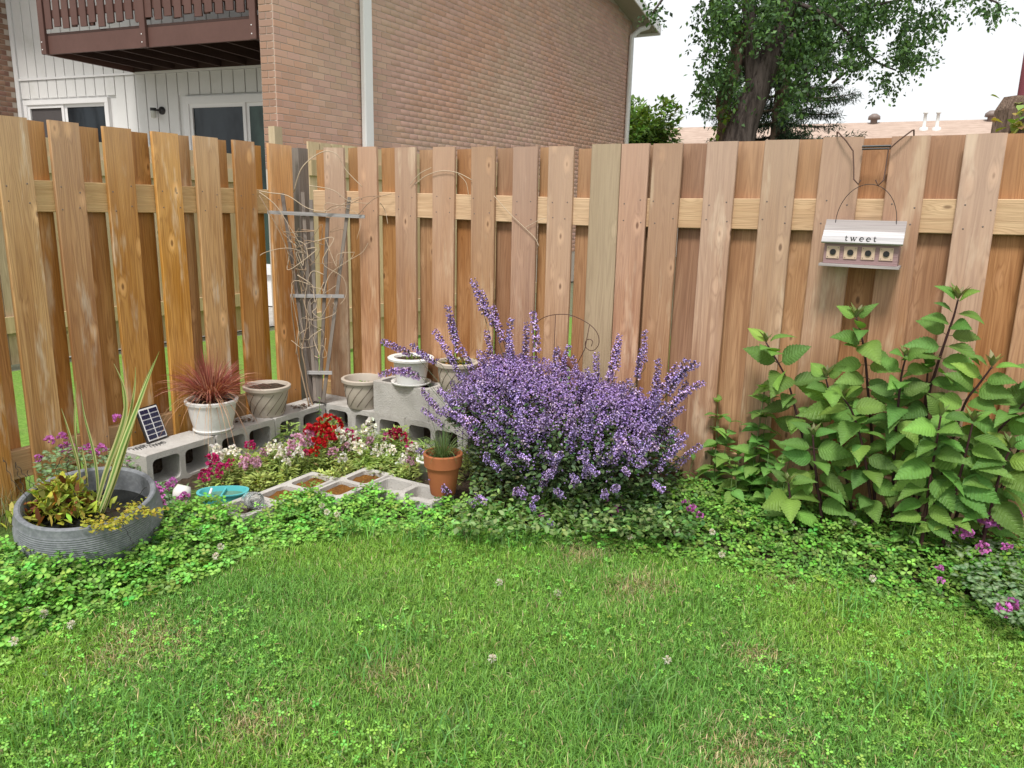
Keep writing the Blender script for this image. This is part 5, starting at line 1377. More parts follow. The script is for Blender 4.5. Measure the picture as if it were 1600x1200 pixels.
# tall and stray spikes, read off the photograph: tip, foot, distance from the fence
stray = [((742, 432), (760, 505), -.42), ((752, 448), (775, 520), -.40), ((768, 470), (790, 545), -.42), ((785, 500), (800, 570), -.45), ((699, 466), (712, 545), -.50), ((703, 495), (720, 560), -.5), ((680, 515), (715, 575), -.52), ((598, 535), (650, 556), -.42), ((594, 573), (650, 580), -.45), ((610, 580), (665, 590), -.45), ((640, 550), (690, 570), -.45),
         ((842, 490), (838, 560), -.40), ((880, 540), (878, 590), -.38), ((968, 528), (962, 585), -.36), ((1000, 545), (995, 600), -.36), ((962, 540), (950, 600), -.36), ((1088, 556), (1040, 610), -.30), ((1080, 572), (1035, 625), -.32), ((1060, 575), (1020, 630), -.32), ((1002, 522), (1008, 575), -.34), ((760, 520), (770, 575), -.45), ((730, 545), (745, 600), -.5), ((800, 535), (805, 590), -.45), ((820, 510), (822, 570), -.42),
         ((700, 555), (725, 600), -.52), ((690, 605), (720, 640), -.6), ((655, 615), (700, 655), -.62), ((690, 640), (730, 665), -.66), ((662, 640), (700, 672), -.6), ((1085, 590), (1045, 640), -.3), ((1075, 610), (1035, 655), -.3), ((1065, 640), (1025, 670), -.32), ((935, 555), (930, 610), -.38), ((905, 560), (903, 610), -.4), ((1040, 570), (1015, 625), -.34)]
for tip, foot, tt in stray:
    a = onR(*foot, tt); b = onR(*tip, tt - 0.02)
    p0 = np.array([a[0] - cs, tt - ct, a[1]]); p1 = np.array([b[0] - cs, tt - 0.02 - ct, b[1]]); L = np.linalg.norm(p1 - p0)
    put_spike(p0, p1 - p0, spikes[5 + rng.integers(0, 4)] if L > 0.16 else spikes[rng.integers(0, 5)], np.clip(L / (0.19 if L > 0.16 else 0.12), 0.65, 1.15)); stem_to(p0)
# loose blooms low on the front, lying among the leaves
low_px = [(665, 705), (685, 750), (700, 765), (790, 705), (800, 720), (760, 715), (870, 710), (915, 705), (920, 715), (865, 740), (905, 745), (990, 700), (1000, 720), (985, 735), (1005, 690), (820, 770), (835, 775), (805, 765), (745, 785), (760, 780), (835, 790), (860, 815), (880, 770), (945, 770), (960, 760), (1040, 760), (975, 690), (780, 728), (690, 735), (830, 715), (935, 735)]
for x, y in low_px:
    tt = float(np.interp(y, [690, 760, 830], [-0.80, -0.89, -0.93])); s_, zz_ = onR(x, y, tt); t_ = tt; zz_ = max(zz_, 0.05)
    put_spike(np.array([s_ - cs, t_ - ct, zz_ - 0.02]), (rng.normal(0, .4), -0.7, 0.7), spikes[9 + rng.integers(0, 3)], rng.uniform(0.7, 1.0))
link('stems', join_np('stems', stems_parts, M['stem']), cm)
# loose florets filling the flowering shell
n = 12500; a = rng.uniform(0, 2 * math.pi, n); r = rng.random(n) ** 0.5
sx, ty = SR * 1.0 * r * np.cos(a), TR * 1.03 * r * np.sin(a)
zt = np.array([top_z(x, y) for x, y in zip(sx, ty)]); zz = zt * (1.05 - 0.48 * rng.random(n) ** 1.7) + 0.01
hue = rng.random((n, 1)); cc = (np.array([[0.46, 0.32, 0.80]]) * (1 - hue) + np.array([[0.68, 0.53, 0.89]]) * hue) * rng.uniform(0.7, 1.15, (n, 1))
d = np.stack([sx / SR + rng.normal(0, .6, n), ty / TR + rng.normal(0, .6, n), rng.normal(.5, .5, n)], 1)
keep = vnoise(np.stack([sx * 3.1 + ty, zz * 3.1 + ty * 2, zz], 1), 4.0, 77) + rng.normal(0, .14, n) > 0.38
me = scatter('loose_florets', [(0, 0, 0), (.42, .8, 0), (0, 1.1, -.2), (-.42, .8, 0), (0, .9, .42)], [(0, 1, 2), (0, 2, 3), (0, 3, 4), (0, 4, 1)], np.stack([sx, ty, zz], 1)[keep], frames(d)[keep], rng.uniform(.010, .017, n)[keep], cc[keep], M['petal'])
tag(link('loose_florets', me, cm), kind='stuff')
# grey-green foliage
n = 10500; a = rng.uniform(0, 2 * math.pi, n); r = rng.random(n) ** 0.42
sx, ty = 0.60 * r * np.cos(a), 0.42 * r * np.sin(a) - 0.01
zt = np.array([top_z(x * 0.9, y * 0.8) for x, y in zip(sx, ty)])
zz = zt * (rng.random(n) ** 0.75) * 0.86 + 0.02
P5 = np.stack([sx, ty, zz], 1); d = np.stack([sx / 0.6 + rng.normal(0, .5, n), ty / 0.4 + rng.normal(0, .5, n), rng.normal(0.2, 0.45, n)], 1)
wp = C3 + (P5[:, :1] + cs) * V + (P5[:, 1:2] + ct) * U + P5[:, 2:] * np.array([[0, 0, 1.0]]); xx, yy = proj(wp); kp = ~((xx < 738) & (yy > 668))
link('leaves', scatter('leaves', *LEAF6, P5[kp], frames(d)[kp], rng.uniform(0.016, 0.036, n)[kp], jit((0.14, 0.22, 0.10), n, 0.12, 0.30)[kp], M['leaf']), cm)
# skirt of foliage in front, left and right
n = 2300; x = rng.uniform(712, 1060, n); y = rng.uniform(745, 830, n); x += np.where(y < 780, 22, 0)
h = rng.uniform(0.03, 0.16, n); Pk = np.array([gnd(a, b, c) for a, b, c in zip(x, y, h)])
Lp = np.stack([(Pk - cat_p) @ V, (Pk - cat_p) @ U, Pk[:, 2]], 1)
link('leaves', scatter('leaves', *LEAF6, Lp, frames(np.stack([rng.normal(0, .7, n), rng.normal(-.5, .5, n), rng.normal(.2, .5, n)], 1)), rng.uniform(0.018, 0.036, n), jit((0.17, 0.29, 0.095), n, 0.12, 0.32), M['leaf']), cm)

# ------------------------------------------------------------------ tall serrated-leaf perennial by the right fence
def serrate_leaf(seed, wid, droop, fold, teeth=9, col=(0.125, 0.25, 0.05)):
    r = np.random.default_rng(seed); L, Rr, C = [], [], []
    N = teeth * 2 + 1
    for i in range(N + 1):
        q = i / N; w = wid * (math.sin(math.pi * min(1, q ** 0.72)) ** 0.9) * (1.0 - 0.25 * q)
        if i % 2 == 0 and 0 < i < N: w *= 0.90
        if i == N: w = 0
        yv = q + (0.018 if i % 2 else 0); z = -droop * q * q + 0.04 * math.sin(q * 3)
        C.append((0, q, z)); L.append((-w, yv - 0.0, z + fold * w + r.normal(0, 0.006))); Rr.append((w, yv, z + fold * w + r.normal(0, 0.006)))
    v = C + L + Rr; n = N + 1
    f = [(i, n + i + 1, n + i) if False else (i, i + 1, n + i + 1, n + i) for i in range(N)] + [(i + 1, i, 2 * n + i, 2 * n + i + 1) for i in range(N)]
    c = np.tile(col, (3 * n, 1)) * (1 + r.normal(0, 0.05, (3 * n, 1))); c[:n] = np.array(col) * 1.35
    b = len(v); v += [(-.012, -.14, 0.02), (.012, -.14, 0.02), (.012, 0.02, 0), (-.012, .02, 0)]; f.append((b, b + 1, b + 2, b + 3)); c = np.concatenate([c, np.tile([.09, .06, .035], (4, 1))])
    me = np_mesh('leaf', np.array(v), np.array(f).ravel(), np.full(len(f), 4), M['leaf_gloss'], np.clip(c, 0, 1), True)
    return me
big = [serrate_leaf(1, 0.33, 0.25, 0.22), serrate_leaf(2, 0.37, 0.45, 0.15, 11, (0.145, 0.275, 0.055)), serrate_leaf(3, 0.30, 0.15, 0.3, 8), serrate_leaf(4, 0.34, 0.60, 0.20, 10, (0.10, 0.21, 0.045)), serrate_leaf(5, 0.36, 0.35, 0.10, 9, (0.185, 0.325, 0.06)), serrate_leaf(6, 0.31, 0.05, 0.28, 10, (0.115, 0.225, 0.055))]
young = [serrate_leaf(6, 0.20, -0.1, 0.45, 7, (0.19, 0.25, 0.08)), serrate_leaf(7, 0.18, 0.05, 0.5, 7, (0.24, 0.23, 0.13))]
def place_leaf(parent, p, d, L, me, twist=0.0, org=None, nm='leaf', up=(0, 0, 1), sx=1.0):
    d = Vector(d).normalized(); up = Vector(up); x = d.cross(up)
    x = x.normalized() if x.length > 1e-4 else Vector((1, 0, 0)); z = x.cross(d)
    R = Matrix((x, d, z)).transposed() @ Matrix.Rotation(twist, 3, 'Y')
    o = link(nm, me, parent, p, None, (L * sx, L, L)); o.rotation_mode = 'QUATERNION'; o.rotation_quaternion = R.to_quaternion(); return o
TPL = -0.17
tp_base = W(onR(1390, 850, TPL)[0], TPL, 0)
tallR = thing('tall_perennial', 'tall leafy perennial with dark stems and serrated leaves below the birdhouse', 'plant', tp_base)
tallL = thing('tall_perennial', 'leaning dark-stemmed perennial with serrated leaves next to the heart-leaved weeds', 'plant', tp_base)
stem_px = [([(1197, 535), (1228, 590), (1243, 640), (1260, 705), (1275, 755), (1292, 850)], -.14),
           ([(1338, 497), (1346, 525), (1352, 560), (1356, 610), (1362, 680), (1368, 850)], -.13),
           ([(1415, 560), (1408, 590), (1402, 650), (1397, 710), (1394, 850)], -.20),
           ([(1318, 622), (1332, 645), (1346, 690), (1355, 740), (1362, 800), (1366, 855)], -.27),
           ([(1497, 468), (1490, 495), (1478, 530), (1462, 580), (1448, 640), (1432, 850)], -.15),
           ([(1550, 573), (1530, 600), (1508, 630), (1488, 690), (1470, 750), (1444, 856)], -.20),
           ([(1614, 615), (1590, 642), (1545, 690), (1520, 740), (1500, 790), (1474, 858)], -.20),
           ([(1232, 755), (1236, 790), (1244, 850)], -.32),
           ([(1470, 650), (1462, 700), (1452, 760), (1440, 855)], -.34),
           ([(1645, 560), (1620, 640), (1575, 740), (1520, 858)], -.13),
           ([(1290, 590), (1302, 640), (1318, 720), (1335, 855)], -.10), ([(1450, 575), (1444, 640), (1432, 740), (1420, 855)], -.10),
           ([(1520, 660), (1506, 720), (1485, 800), (1470, 858)], -.30), ([(1270, 680), (1275, 740), (1290, 850)], -.26), ([(1580, 700), (1560, 750), (1530, 858)], -.26)]
cnt = 0
for px, tt in stem_px:
    tall = tallL if px[0][0] < 1345 else tallR
    pts = [np.array(onpl(x, y, C3 + U * (tt + 0.02 * (i - 2)), U)) for i, (x, y) in enumerate(px)]
    pts[-1][2] = 0.0
    c = curve3(pts[::-1], 30); m = len(c); Ls = np.concatenate([[0], np.cumsum([np.linalg.norm(c[i + 1] - c[i]) for i in range(m - 1)])]); tot = Ls[-1]
    mb = MB().tube([q - tp_base for q in c], list(np.linspace(0.0078, 0.0034, m)), 7)
    me = join_np('stem', [(mb.v, mb.f, np.array([0.055, 0.022, 0.025]))], M['stem'], True); link('stem', me, tall)
    at = lambda l: np.array([np.interp(l, Ls, [q[k] for q in c]) for k in range(3)])
    nn = max(3, int(tot / 0.076)); a0 = rng.uniform(0, 3.14)
    for j in range(nn):
        f = (j + 1) / nn; l = tot * (0.24 + 0.75 * f ** 0.85)
        p = at(l) - tp_base; ang = a0 + j * math.pi / 2 + rng.normal(0, 0.25)
        Lf = float(np.interp(f, [0, 0.35, 0.75, 0.92, 1.0], [0.09, 0.132, 0.14, 0.122, 0.09])) * rng.uniform(0.78, 1.18)
        for sgn in (0, math.pi):
            d = np.array([math.cos(ang + sgn), math.sin(ang + sgn) , 0]);
            if d @ U > 0.25 : d = d - U * 1.5 * (d @ U)          # leaves turn away from the fence
            el = float(np.interp(f, [0, 0.6, 0.9, 1], [-0.35, -0.1, 0.3, 0.8])) + rng.normal(0, 0.25)
            d = nrm(d) + np.array([0, 0, el])
            pet = nrm(d) * 0.018
            place_leaf(tall, p + pet, d, Lf, big[rng.integers(0, 6)], rng.normal(0, 0.35), up=np.array([0, 0, 1.0]) - U * 0.75, sx=rng.uniform(0.85, 1.25)); cnt += 1
    tip = at(tot) - tp_base
    for k in range(6):
        a = k * 1.05 + rng.normal(0, .2); place_leaf(tall, tip, (math.cos(a) * 0.55, math.sin(a) * 0.55, 0.75), rng.uniform(0.045, 0.08), young[k % 2], rng.normal(0, .2))

# low seedlings: smaller heart-leaved plants left of it
def sprig(name, label, cat, p, stems, Lleaf, ht, col, group=None, spread=0.06, gapz=0.05, mes=None):
    th = thing(name, label, cat, p, 0, group)
    mes = mes or small_leaf; parts = []
    for k in range(stems):
        a = rng.uniform(0, 6.28); top = np.array([math.cos(a) * spread * rng.uniform(.3, 1), math.sin(a) * spread * rng.uniform(.3, 1), ht * rng.uniform(0.75, 1.05)]); b = top * np.array([.3, .3, 0])
        mb = MB().tube([b, (b + top) / 2 + rng.normal(0, .006, 3), top], [0.0026, 0.002, 0.0013], 5); parts.append((mb.v, mb.f, np.array(col) * 0.7))
        nn = max(2, int(top[2] / gapz)); a0 = rng.uniform(0, 3)
        for j in range(nn):
            q = (j + 1) / nn; pp = b + (top - b) * q
            for sg in (0, math.pi):
                an = a0 + j * 1.57 + sg + rng.normal(0, .2)
                place_leaf(th, pp, (math.cos(an), math.sin(an), rng.normal(0.05 if q < .9 else 0.6, .2)), Lleaf * (1 - 0.45 * q * q) * rng.uniform(.8, 1.15), mes[rng.integers(0, len(mes))], rng.normal(0, .25))
    link('stem', join_np('stem', parts, M['stem']), th); return th
small_leaf = [serrate_leaf(11, 0.36, 0.3, 0.2, 6, (0.15, 0.31, 0.07)), serrate_leaf(12, 0.38, 0.15, 0.25, 6, (0.125, 0.27, 0.06)), serrate_leaf(13, 0.33, 0.4, 0.15, 6, (0.18, 0.35, 0.07))]
def fb(x, y, t): s_, z = onR(x, y, t); return W(s_, t, 0), z
for (x, ytop, t_, ns, LL, lb) in ((1185, 575, -.10, 3, 0.10, 'upright heart-leaved weed against fence between catmint and tall perennial'), (1130, 640, -.09, 3, 0.095, 'shorter heart-leaved weed left of the tall perennial'), (1160, 720, -.22, 4, 0.10, 'bushy heart-leaved weed at the foot of the tall perennial'), (1060, 715, -.10, 2, 0.055, 'small pale weed between catmint and the first bare fence board'), (1215, 690, -.24, 3, 0.11, 'heart-leaved weed under the left stem of the tall perennial'), (1110, 790, -.30, 4, 0.06, 'low weed clump at the right edge of the deadnettle'), (1420, 790, -.30, 4, 0.07, 'low leafy clump under the middle of the tall perennial'), (1330, 790, -.28, 4, 0.07, 'low leafy clump beneath the drooping perennial leaves')):
    p, z = fb(x, ytop, t_); sprig('leafy_weed', lb, 'weed', p, ns, LL * 1.25, max(0.10, z), (0.12, 0.2, 0.06), gapz=0.062, spread=0.09)

# ------------------------------------------------------------------ bedding snapdragons
def bloom_mesh(seed, col, n=16, r=0.020, hgt=0.045):
    rr = np.random.default_rng(seed); parts = []
    for k in range(n):
        a = rr.uniform(0, 6.28); q = rr.random(); c = np.array([math.cos(a) * r * (1 - .55 * q), math.sin(a) * r * (1 - .55 * q), hgt * q])
        for j in range(5):
            b = rr.uniform(0, 6.28); d = np.array([math.cos(a) * .7 + math.cos(b) * .8, math.sin(a) * .7 + math.sin(b) * .8, rr.normal(0.25, .5)]); d /= np.linalg.norm(d)
            s_ = np.cross(d, rr.normal(0, 1, 3)); s_ /= np.linalg.norm(s_); l = rr.uniform(0.009, 0.014); w = l * .55; nn = np.cross(s_, d) * l * .25
            cc = np.array(col) * rr.uniform(.75, 1.15) * (1 + rr.normal(0, .05, 3))
            parts.append(([c, c + d * l * .5 + s_ * w + nn, c + d * l, c + d * l * .5 - s_ * w + nn], [(0, 1, 2), (0, 2, 3)], np.clip(cc, 0, .92)))
    return join_np('flower_head', parts, M['petal'])
SN = {'white': (0.80, 0.79, 0.74), 'red': (0.52, 0.012, 0.018), 'magenta': (0.50, 0.03, 0.17), 'pale pink': (0.62, 0.36, 0.50), 'pink': (0.60, 0.14, 0.32), 'crimson': (0.30, 0.012, 0.05)}
heads = {k: [bloom_mesh(i * 7 + j, c) for j in range(2)] for i, (k, c) in enumerate(SN.items())}
def foliage_mesh(seed, H, n, col=(0.34, 0.46, 0.13)):
    r = np.random.default_rng(seed); q = r.random(n); a = r.uniform(0, 6.28, n); rad = 0.055 * (1 - 0.35 * q) * r.random(n) ** .5
    p = np.stack([np.cos(a) * rad, np.sin(a) * rad, H * q], 1); d = np.stack([np.cos(a) + r.normal(0, .3, n), np.sin(a) + r.normal(0, .3, n), r.normal(.45, .4, n)], 1)
    c = np.array(col) * np.clip(r.normal(1, .28, (n, 1)), .4, 1.8); c[r.random(n) < .08] = np.array([.3, .24, .09])
    return scatter('foliage', [(0, 0, 0), (.16, .45, .03), (0, 1, -.1), (-.16, .45, .03)], [(0, 1, 2), (0, 2, 3)], p, frames(d), r.uniform(.022, .042, n), c, M['leaf'])
fols = [foliage_mesh(i, 0.17, 150) for i in range(4)] + [foliage_mesh(10 + i, 0.11, 140, (0.40, 0.50, 0.15)) for i in range(3)]
snap = [('white', 345, 716, .17, 1.35), ('white', 429, 705, .19, 1.0), ('white', 444, 703, .19, .8), ('white', 465, 716, .18, .9), ('white', 528, 690, .20, 1.2), ('white', 549, 686, .20, .8), ('white', 580, 676, .22, 1.3), ('white', 565, 705, .17, 1.1), ('white', 589, 709, .15, .9), ('white', 644, 713, .15, 1.1), ('white', 627, 724, .12, .8), ('white', 458, 702, .18, .7),
        ('magenta', 334, 735, .14, 1.2), ('magenta', 322, 748, .12, 1.0), ('magenta', 347, 746, .12, 1.1), ('magenta', 391, 701, .20, .8), ('magenta', 358, 731, .14, .7), ('magenta', 542, 683, .20, .9), ('magenta', 634, 706, .15, .9), ('magenta', 556, 690, .18, .7),
        ('pale pink', 396, 733, .14, 1.2), ('pale pink', 382, 727, .15, .9), ('pale pink', 465, 700, .20, 1.3), ('pale pink', 478, 692, .20, 1.0), ('pale pink', 404, 726, .15, .8), ('pale pink', 455, 710, .18, .8), ('pink', 490, 690, .20, .9), ('pink', 605, 686, .17, .8),
        ('crimson', 624, 689, .17, 1.1), ('crimson', 614, 686, .17, .9), ('red', 487, 679, .24, 1.3), ('red', 503, 672, .25, 1.3), ('red', 524, 669, .25, 1.3), ('red', 501, 702, .20, 1.1), ('red', 517, 690, .22, 1.0), ('red', 491, 711, .18, .8), ('red', 510, 684, .23, 1.2), ('red', 530, 680, .23, .9)]
def snap_label(cn, x):
    w = {'red': 'scarlet', 'pink': 'rose pink', 'crimson': 'dark crimson'}.get(cn, cn)
    q = 'beside the turquoise dish' if x < 370 else 'in front of the left block row' if x < 480 else 'below the trellis foot' if x < 535 else 'in front of the stacked blocks' if x < 600 else 'next to the terracotta pot'
    return w + ' snapdragon in bloom ' + q
for x, y in ((360, 708), (372, 712), (415, 712), (437, 718), (480, 715), (540, 702), (552, 700), (600, 698), (612, 708), (578, 695), (640, 725), (520, 712), (535, 720), (448, 726)):
    snap.append((('white', 'pale pink', 'white', 'white', 'magenta')[int(rng.integers(0, 5))], x, y, .16, rng.uniform(.55, .85)))
for i, (cn, x, y, h, sc_) in enumerate(snap):
    h *= 0.85
    p = gnd(x, y, h); s_, t_ = ST(p); s_ = max(s_, 0.36); t_ = min(t_, -0.28); p = W(s_, t_, 0)
    th = thing('snapdragon', snap_label(cn, x), 'flower', p, rng.uniform(0, 6.28), cn + ' snapdragons')
    o = link('foliage', fols[i % 4], th, (0, 0, 0.01)); o.scale = (1, 1, (h) / 0.185)
    link('flower_head', heads[cn][i % 2], th, (0, 0, h - 0.004), (rng.normal(0, .2), rng.normal(0, .2), 0), (sc_ * 1.45,) * 3)
    mb = MB().tube([(0, 0, 0), (0, 0, h)], 0.002, 4); link('stem', join_np('stem', [(mb.v, mb.f, (0.14, 0.2, 0.06))], M['stem']), th)
# plants not in flower, filling the bed
k = 0
for i in range(105):
    s_, t_ = rng.uniform(0.37, 1.75), rng.uniform(-1.25, -0.30)
    if s_ > 0.86 and t_ < -0.98: continue
    if s_ > 1.06 and t_ < -0.78: continue
    if s_ < 0.62 and t_ < -1.2: continue
    if s_ > 1.5 and t_ < -0.55: continue
    th = thing('snapdragon', 'green snapdragon plant not yet in flower ' + ('just behind the mulch blocks' if t_ < -.78 else 'along the left block row' if s_ < .65 else 'along the back block row' if t_ > -.48 else 'near the terracotta pot' if s_ > 1.3 else 'in the middle of the bed'), 'flower', W(s_, t_, 0.005), rng.uniform(0, 6.28), 'green snapdragons without flowers')
    o = link('foliage', fols[4 + i % 3] if t_ < -.7 else fols[i % 4], th); o.scale = (1.15, 1.15, rng.uniform(.7, 1.05))
# two odd plants at the back of the bed
p = gnd(455, 650, 0.22); sprig('leafy_weed', 'slender upright weed standing in front of the corner blocks', 'weed', W(0.42, -0.42, 0), 1, 0.035, 0.30, (.14, .22, .06), gapz=0.03)
hl = thing('broad_leaf', 'single broad green leaf in front of the left block row', 'leaf', W(0.40, -0.60, 0), 0)
place_leaf(hl, (0, 0, 0.10), (-0.9, -0.2, 0.15), 0.13, big[1]); mb = MB().tube([(0.05, 0, 0), (0, 0, 0.1)], 0.002, 5); link('stalk', join_np('stalk', [(mb.v, mb.f, (.12, .2, .06))], M['stem']), hl)
dk_ = thing('broad_leaf', 'upright dock leaf at the front of the flower bed behind mulch blocks', 'leaf', gnd(487, 738, 0), 0)
for k in range(3): place_leaf(dk_, (0, 0, 0), (rng.normal(0, .3), rng.normal(0, .2), 1), rng.uniform(.09, .13), young[0])

# ------------------------------------------------------------------ spotted deadnettle
SIL = [(0, 0, 0), (.34, .35, .05), (.30, .68, .03), (0, 1.0, -.1), (-.30, .68, .03), (-.34, .35, .05), (0, .5, -.03), (0, .2, 0), (0, .8, -.06)]
SILF = [(0, 1, 6, 7), (1, 2, 6), (2, 3, 8, 6), (3, 4, 6, 8), (4, 5, 6), (5, 0, 7, 6)]
SILM = [(0, 0, 0, 0)] * 6 + [(.48, .58, .42, .6), (.48, .58, .42, .2), (.48, .58, .42, .2)]
def deadnettle(label, poly, n, hmax, fl_px, lead=(0.11, 0.215, 0.075), silver=True, plane=None, fs=1.0, near=0.0):
    from math import inf
    P = []; poly = np.array(poly, float)
    def inside(x, y):
        c = False; m = len(poly); j = m - 1
        for i in range(m):
            if (poly[i][1] > y) != (poly[j][1] > y) and x < (poly[j][0] - poly[i][0]) * (y - poly[i][1]) / (poly[j][1] - poly[i][1]) + poly[i][0]: c = not c
            j = i
        return c
    while len(P) < n:
        x, y = rng.uniform(poly[:, 0].min(), poly[:, 0].max()), rng.uniform(poly[:, 1].min(), poly[:, 1].max())
        if not inside(x, y): continue
        if plane is None: P.append(gnd(x, y, rng.uniform(0.02, hmax)))
        else:
            sq = rng.uniform(*plane); tq, zq = onL(x, y, sq)
            if 0.0 < zq < hmax: P.append(W(sq, tq, zq))
    P = np.array(P); c0 = P.mean(0); c0[2] = 0
    th = thing('deadnettle', label, 'ground cover', c0)
    d = np.stack([rng.normal(0, 1, n), rng.normal(-.2, 1, n), rng.normal(0.05, .35, n)], 1)
    link('leaves', scatter('leaves', SIL, SILF, P - c0, frames(d), rng.uniform(.018, .036, n), jit(lead, n, .1, .25), M['leaf'], SILM if silver else None), th)
    for x, y, h, sc_ in fl_px:
        p = (gnd(x, y, h + near) if plane is None else W(plane[0] + 0.06, *onL(x, y, plane[0] + 0.06))) - c0
        link('flower_head', lam_heads[rng.integers(0, 2)], th, p, (rng.normal(0, .3), rng.normal(0, .3), rng.uniform(0, 6)), (sc_ * fs,) * 3)
    return th
lam_heads = [bloom_mesh(91 + j, (0.56, 0.17, 0.50), 12, 0.016, 0.026) for j in range(2)]
deadnettle('silver-striped deadnettle with bright pink flowers in the right corner', [(1490, 850), (1530, 820), (1660, 790), (1680, 950), (1600, 975), (1540, 950), (1500, 905)], 1900, .16,
           [(1530, 800, .22, 1.0), (1542, 815, .2, 1.5), (1555, 822, .2, 1.4), (1578, 812, .2, 1.4), (1585, 808, .2, 1.2), (1500, 832, .16, 1.2), (1512, 838, .16, 1.1), (1535, 858, .13, 1.1), (1575, 858, .13, .9), (1568, 955, .07, 1.2), (1578, 950, .07, 1.1), (1467, 890, .08, .7), (1470, 908, .07, .6), (1528, 795, .22, 1.1), (1565, 825, .18, 1.1)], near=0.05, fs=1.05)
deadnettle('pink flowered deadnettle between the blue bowl planter and the fence', [(55, 730), (75, 700), (110, 695), (160, 700), (215, 715), (235, 760), (215, 775), (60, 770)], 700, .40,
           [(75, 692, .2, 1.1), (97, 687, .2, 1.1), (105, 705, .18, 1.4), (113, 703, .18, 1.2), (136, 702, .17, 1.1), (158, 705, .17, 1.2), (62, 718, .16, .9), (206, 720, .13, 1.1), (203, 732, .12, 1.1), (185, 655, .26, 1.0), (148, 710, .15, 1.0)], (0.13, 0.24, 0.08), plane=(0.10, 0.40))
deadnettle('pink deadnettle spilling between the blue bowl planter and turquoise dish', [(222, 752), (290, 760), (305, 800), (330, 815), (300, 835), (238, 850), (226, 800)], 1100, .11,
           [(240, 760, .12, 1.0), (262, 762, .12, 1.1), (250, 770, .11, 1.0), (247, 775, .11, 1.2), (250, 790, .1, 1.1), (280, 786, .1, 1.3), (290, 780, .1, 1.1), (280, 812, .08, 1.3), (275, 808, .08, 1.0), (270, 755, .12, .9)], (0.08, 0.16, 0.05))
deadnettle('low deadnettle with pink flowers at the right foot of the catmint', [(930, 780), (1000, 745), (1075, 745), (1110, 800), (1080, 840), (960, 835), (925, 810)], 1700, .13,
           [(965, 800, .09, 1.3), (960, 805, .08, 1.1), (970, 780, .1, .9), (1025, 740, .14, 1.0), (1080, 800, .1, 1.2), (1070, 790, .1, 1.0), (1092, 808, .09, .9), (950, 790, .09, .9), (845, 808, .07, .8), (1040, 775, .1, .9)], (0.13, 0.22, 0.06), False)

# ------------------------------------------------------------------ what grows in the pots
def arch(name, p0, n, L, spread, w, col, mat, parent, drop=0.5, up=1.0, seg=6):
    """arching ribbon leaves from one crown"""
    vs, fl, sz, cs_ = [], [], [], []; b = 0
    for k in range(n):
        a = rng.uniform(0, 6.28); l = L * rng.uniform(.55, 1.1); sp = spread * rng.random() ** .6; d = np.array([math.cos(a), math.sin(a), 0]); s_ = np.array([-d[1], d[0], 0]) ; s_ = nrm(s_ + np.array([0, 0, rng.normal(0, .5)]))
        o = np.asarray(p0) + d * rng.random() * .03; c = np.array(col[rng.integers(0, len(col))]) * rng.uniform(.7, 1.3)
        for i in range(seg + 1):
            q = i / seg; c_ = o + d * l * sp * q + np.array([0, 0, l * (up * q - drop * sp * 1.6 * q * q)])
            ww = w * (1 - q ** 2) * (.6 + .4 * min(1, q * 4)) / 2 + 0.0002
            vs += [c_ - s_ * ww, c_ + s_ * ww]; cs_ += [c, c]
        for i in range(seg): fl += [b + 2 * i, b + 2 * i + 1, b + 2 * i + 3, b + 2 * i + 2]; sz.append(4)
        b += 2 * (seg + 1)
    return link(name, np_mesh(name, np.array(vs), np.array(fl), np.array(sz), mat, np.clip(np.array(cs_), 0, 1)), parent)
fg = thing('fountain_grass', 'spiky dark red fountain grass growing in the white pot', 'grass plant', np.array(p_) + np.array([0, 0, 0.16]))
arch('blades', (0, 0, 0), 620, 0.35, 0.95, 0.0050, [(0.34, 0.095, 0.08), (0.44, 0.17, 0.13), (0.24, 0.06, 0.06), (0.56, 0.30, 0.22)], M['blade'], fg, .52)
arch('dry_blades', (0, 0, 0), 80, 0.36, 1.0, 0.005, [(0.5, 0.3, 0.2), (0.55, 0.38, 0.24)], M['blade'], fg, 1.0, .8)
ch_ = thing('chives', 'wispy green chives in the terracotta pot', 'plant', np.array(terra.location) + np.array([0, 0, 0.175]))
arch('blades', (0, 0, 0), 150, 0.25, 0.8, 0.0028, [(0.10, 0.17, 0.06), (0.15, 0.21, 0.07)], M['blade'], ch_, .75)
arch('short_blades', (-0.02, -0.02, 0), 160, 0.05, 0.9, 0.003, [(0.14, 0.2, 0.06)], M['blade'], ch_, .4)
sg = thing('succulent', 'little orange tinged succulent in the hidden taupe pot', 'plant', np.array(bpot.location) + np.array([0, 0, 0.15]))
n = 140; d = np.stack([rng.normal(0, 1, n), rng.normal(0, 1, n), rng.random(n)], 1)
tag(link('rosette', scatter('rosette', *LEAF6, nrm(d) * .02 + np.stack([rng.normal(0, .04, n), rng.normal(0, .04, n), np.full(n, .01)], 1), frames(d), rng.uniform(.015, .03, n), jit((.30, .26, .06), n, .25, .3), M['leaf']), sg), kind='stuff')
for q, lb in ((spot_, 'tiny seedlings sprouting in the white saucer pot'), (epot, 'few thin sprouts inside the empty taupe pot')):
    hz = 0.145 if q is spot_ else 0.135
    e = thing('seedlings', lb, 'plant', np.array(q.location) + np.array([0, 0, hz])); n = 26
    d = rng.normal(0, 1, (n, 3)) + np.array([0, 0, .6]); link('leaves', scatter('leaves', *LEAF6, np.stack([rng.normal(0, .03, n), rng.normal(0, .03, n), np.full(n, .012)], 1), frames(d), rng.uniform(.014, .03, n), jit((.2, .28, .06), n, .15, .25), M['leaf']), e)
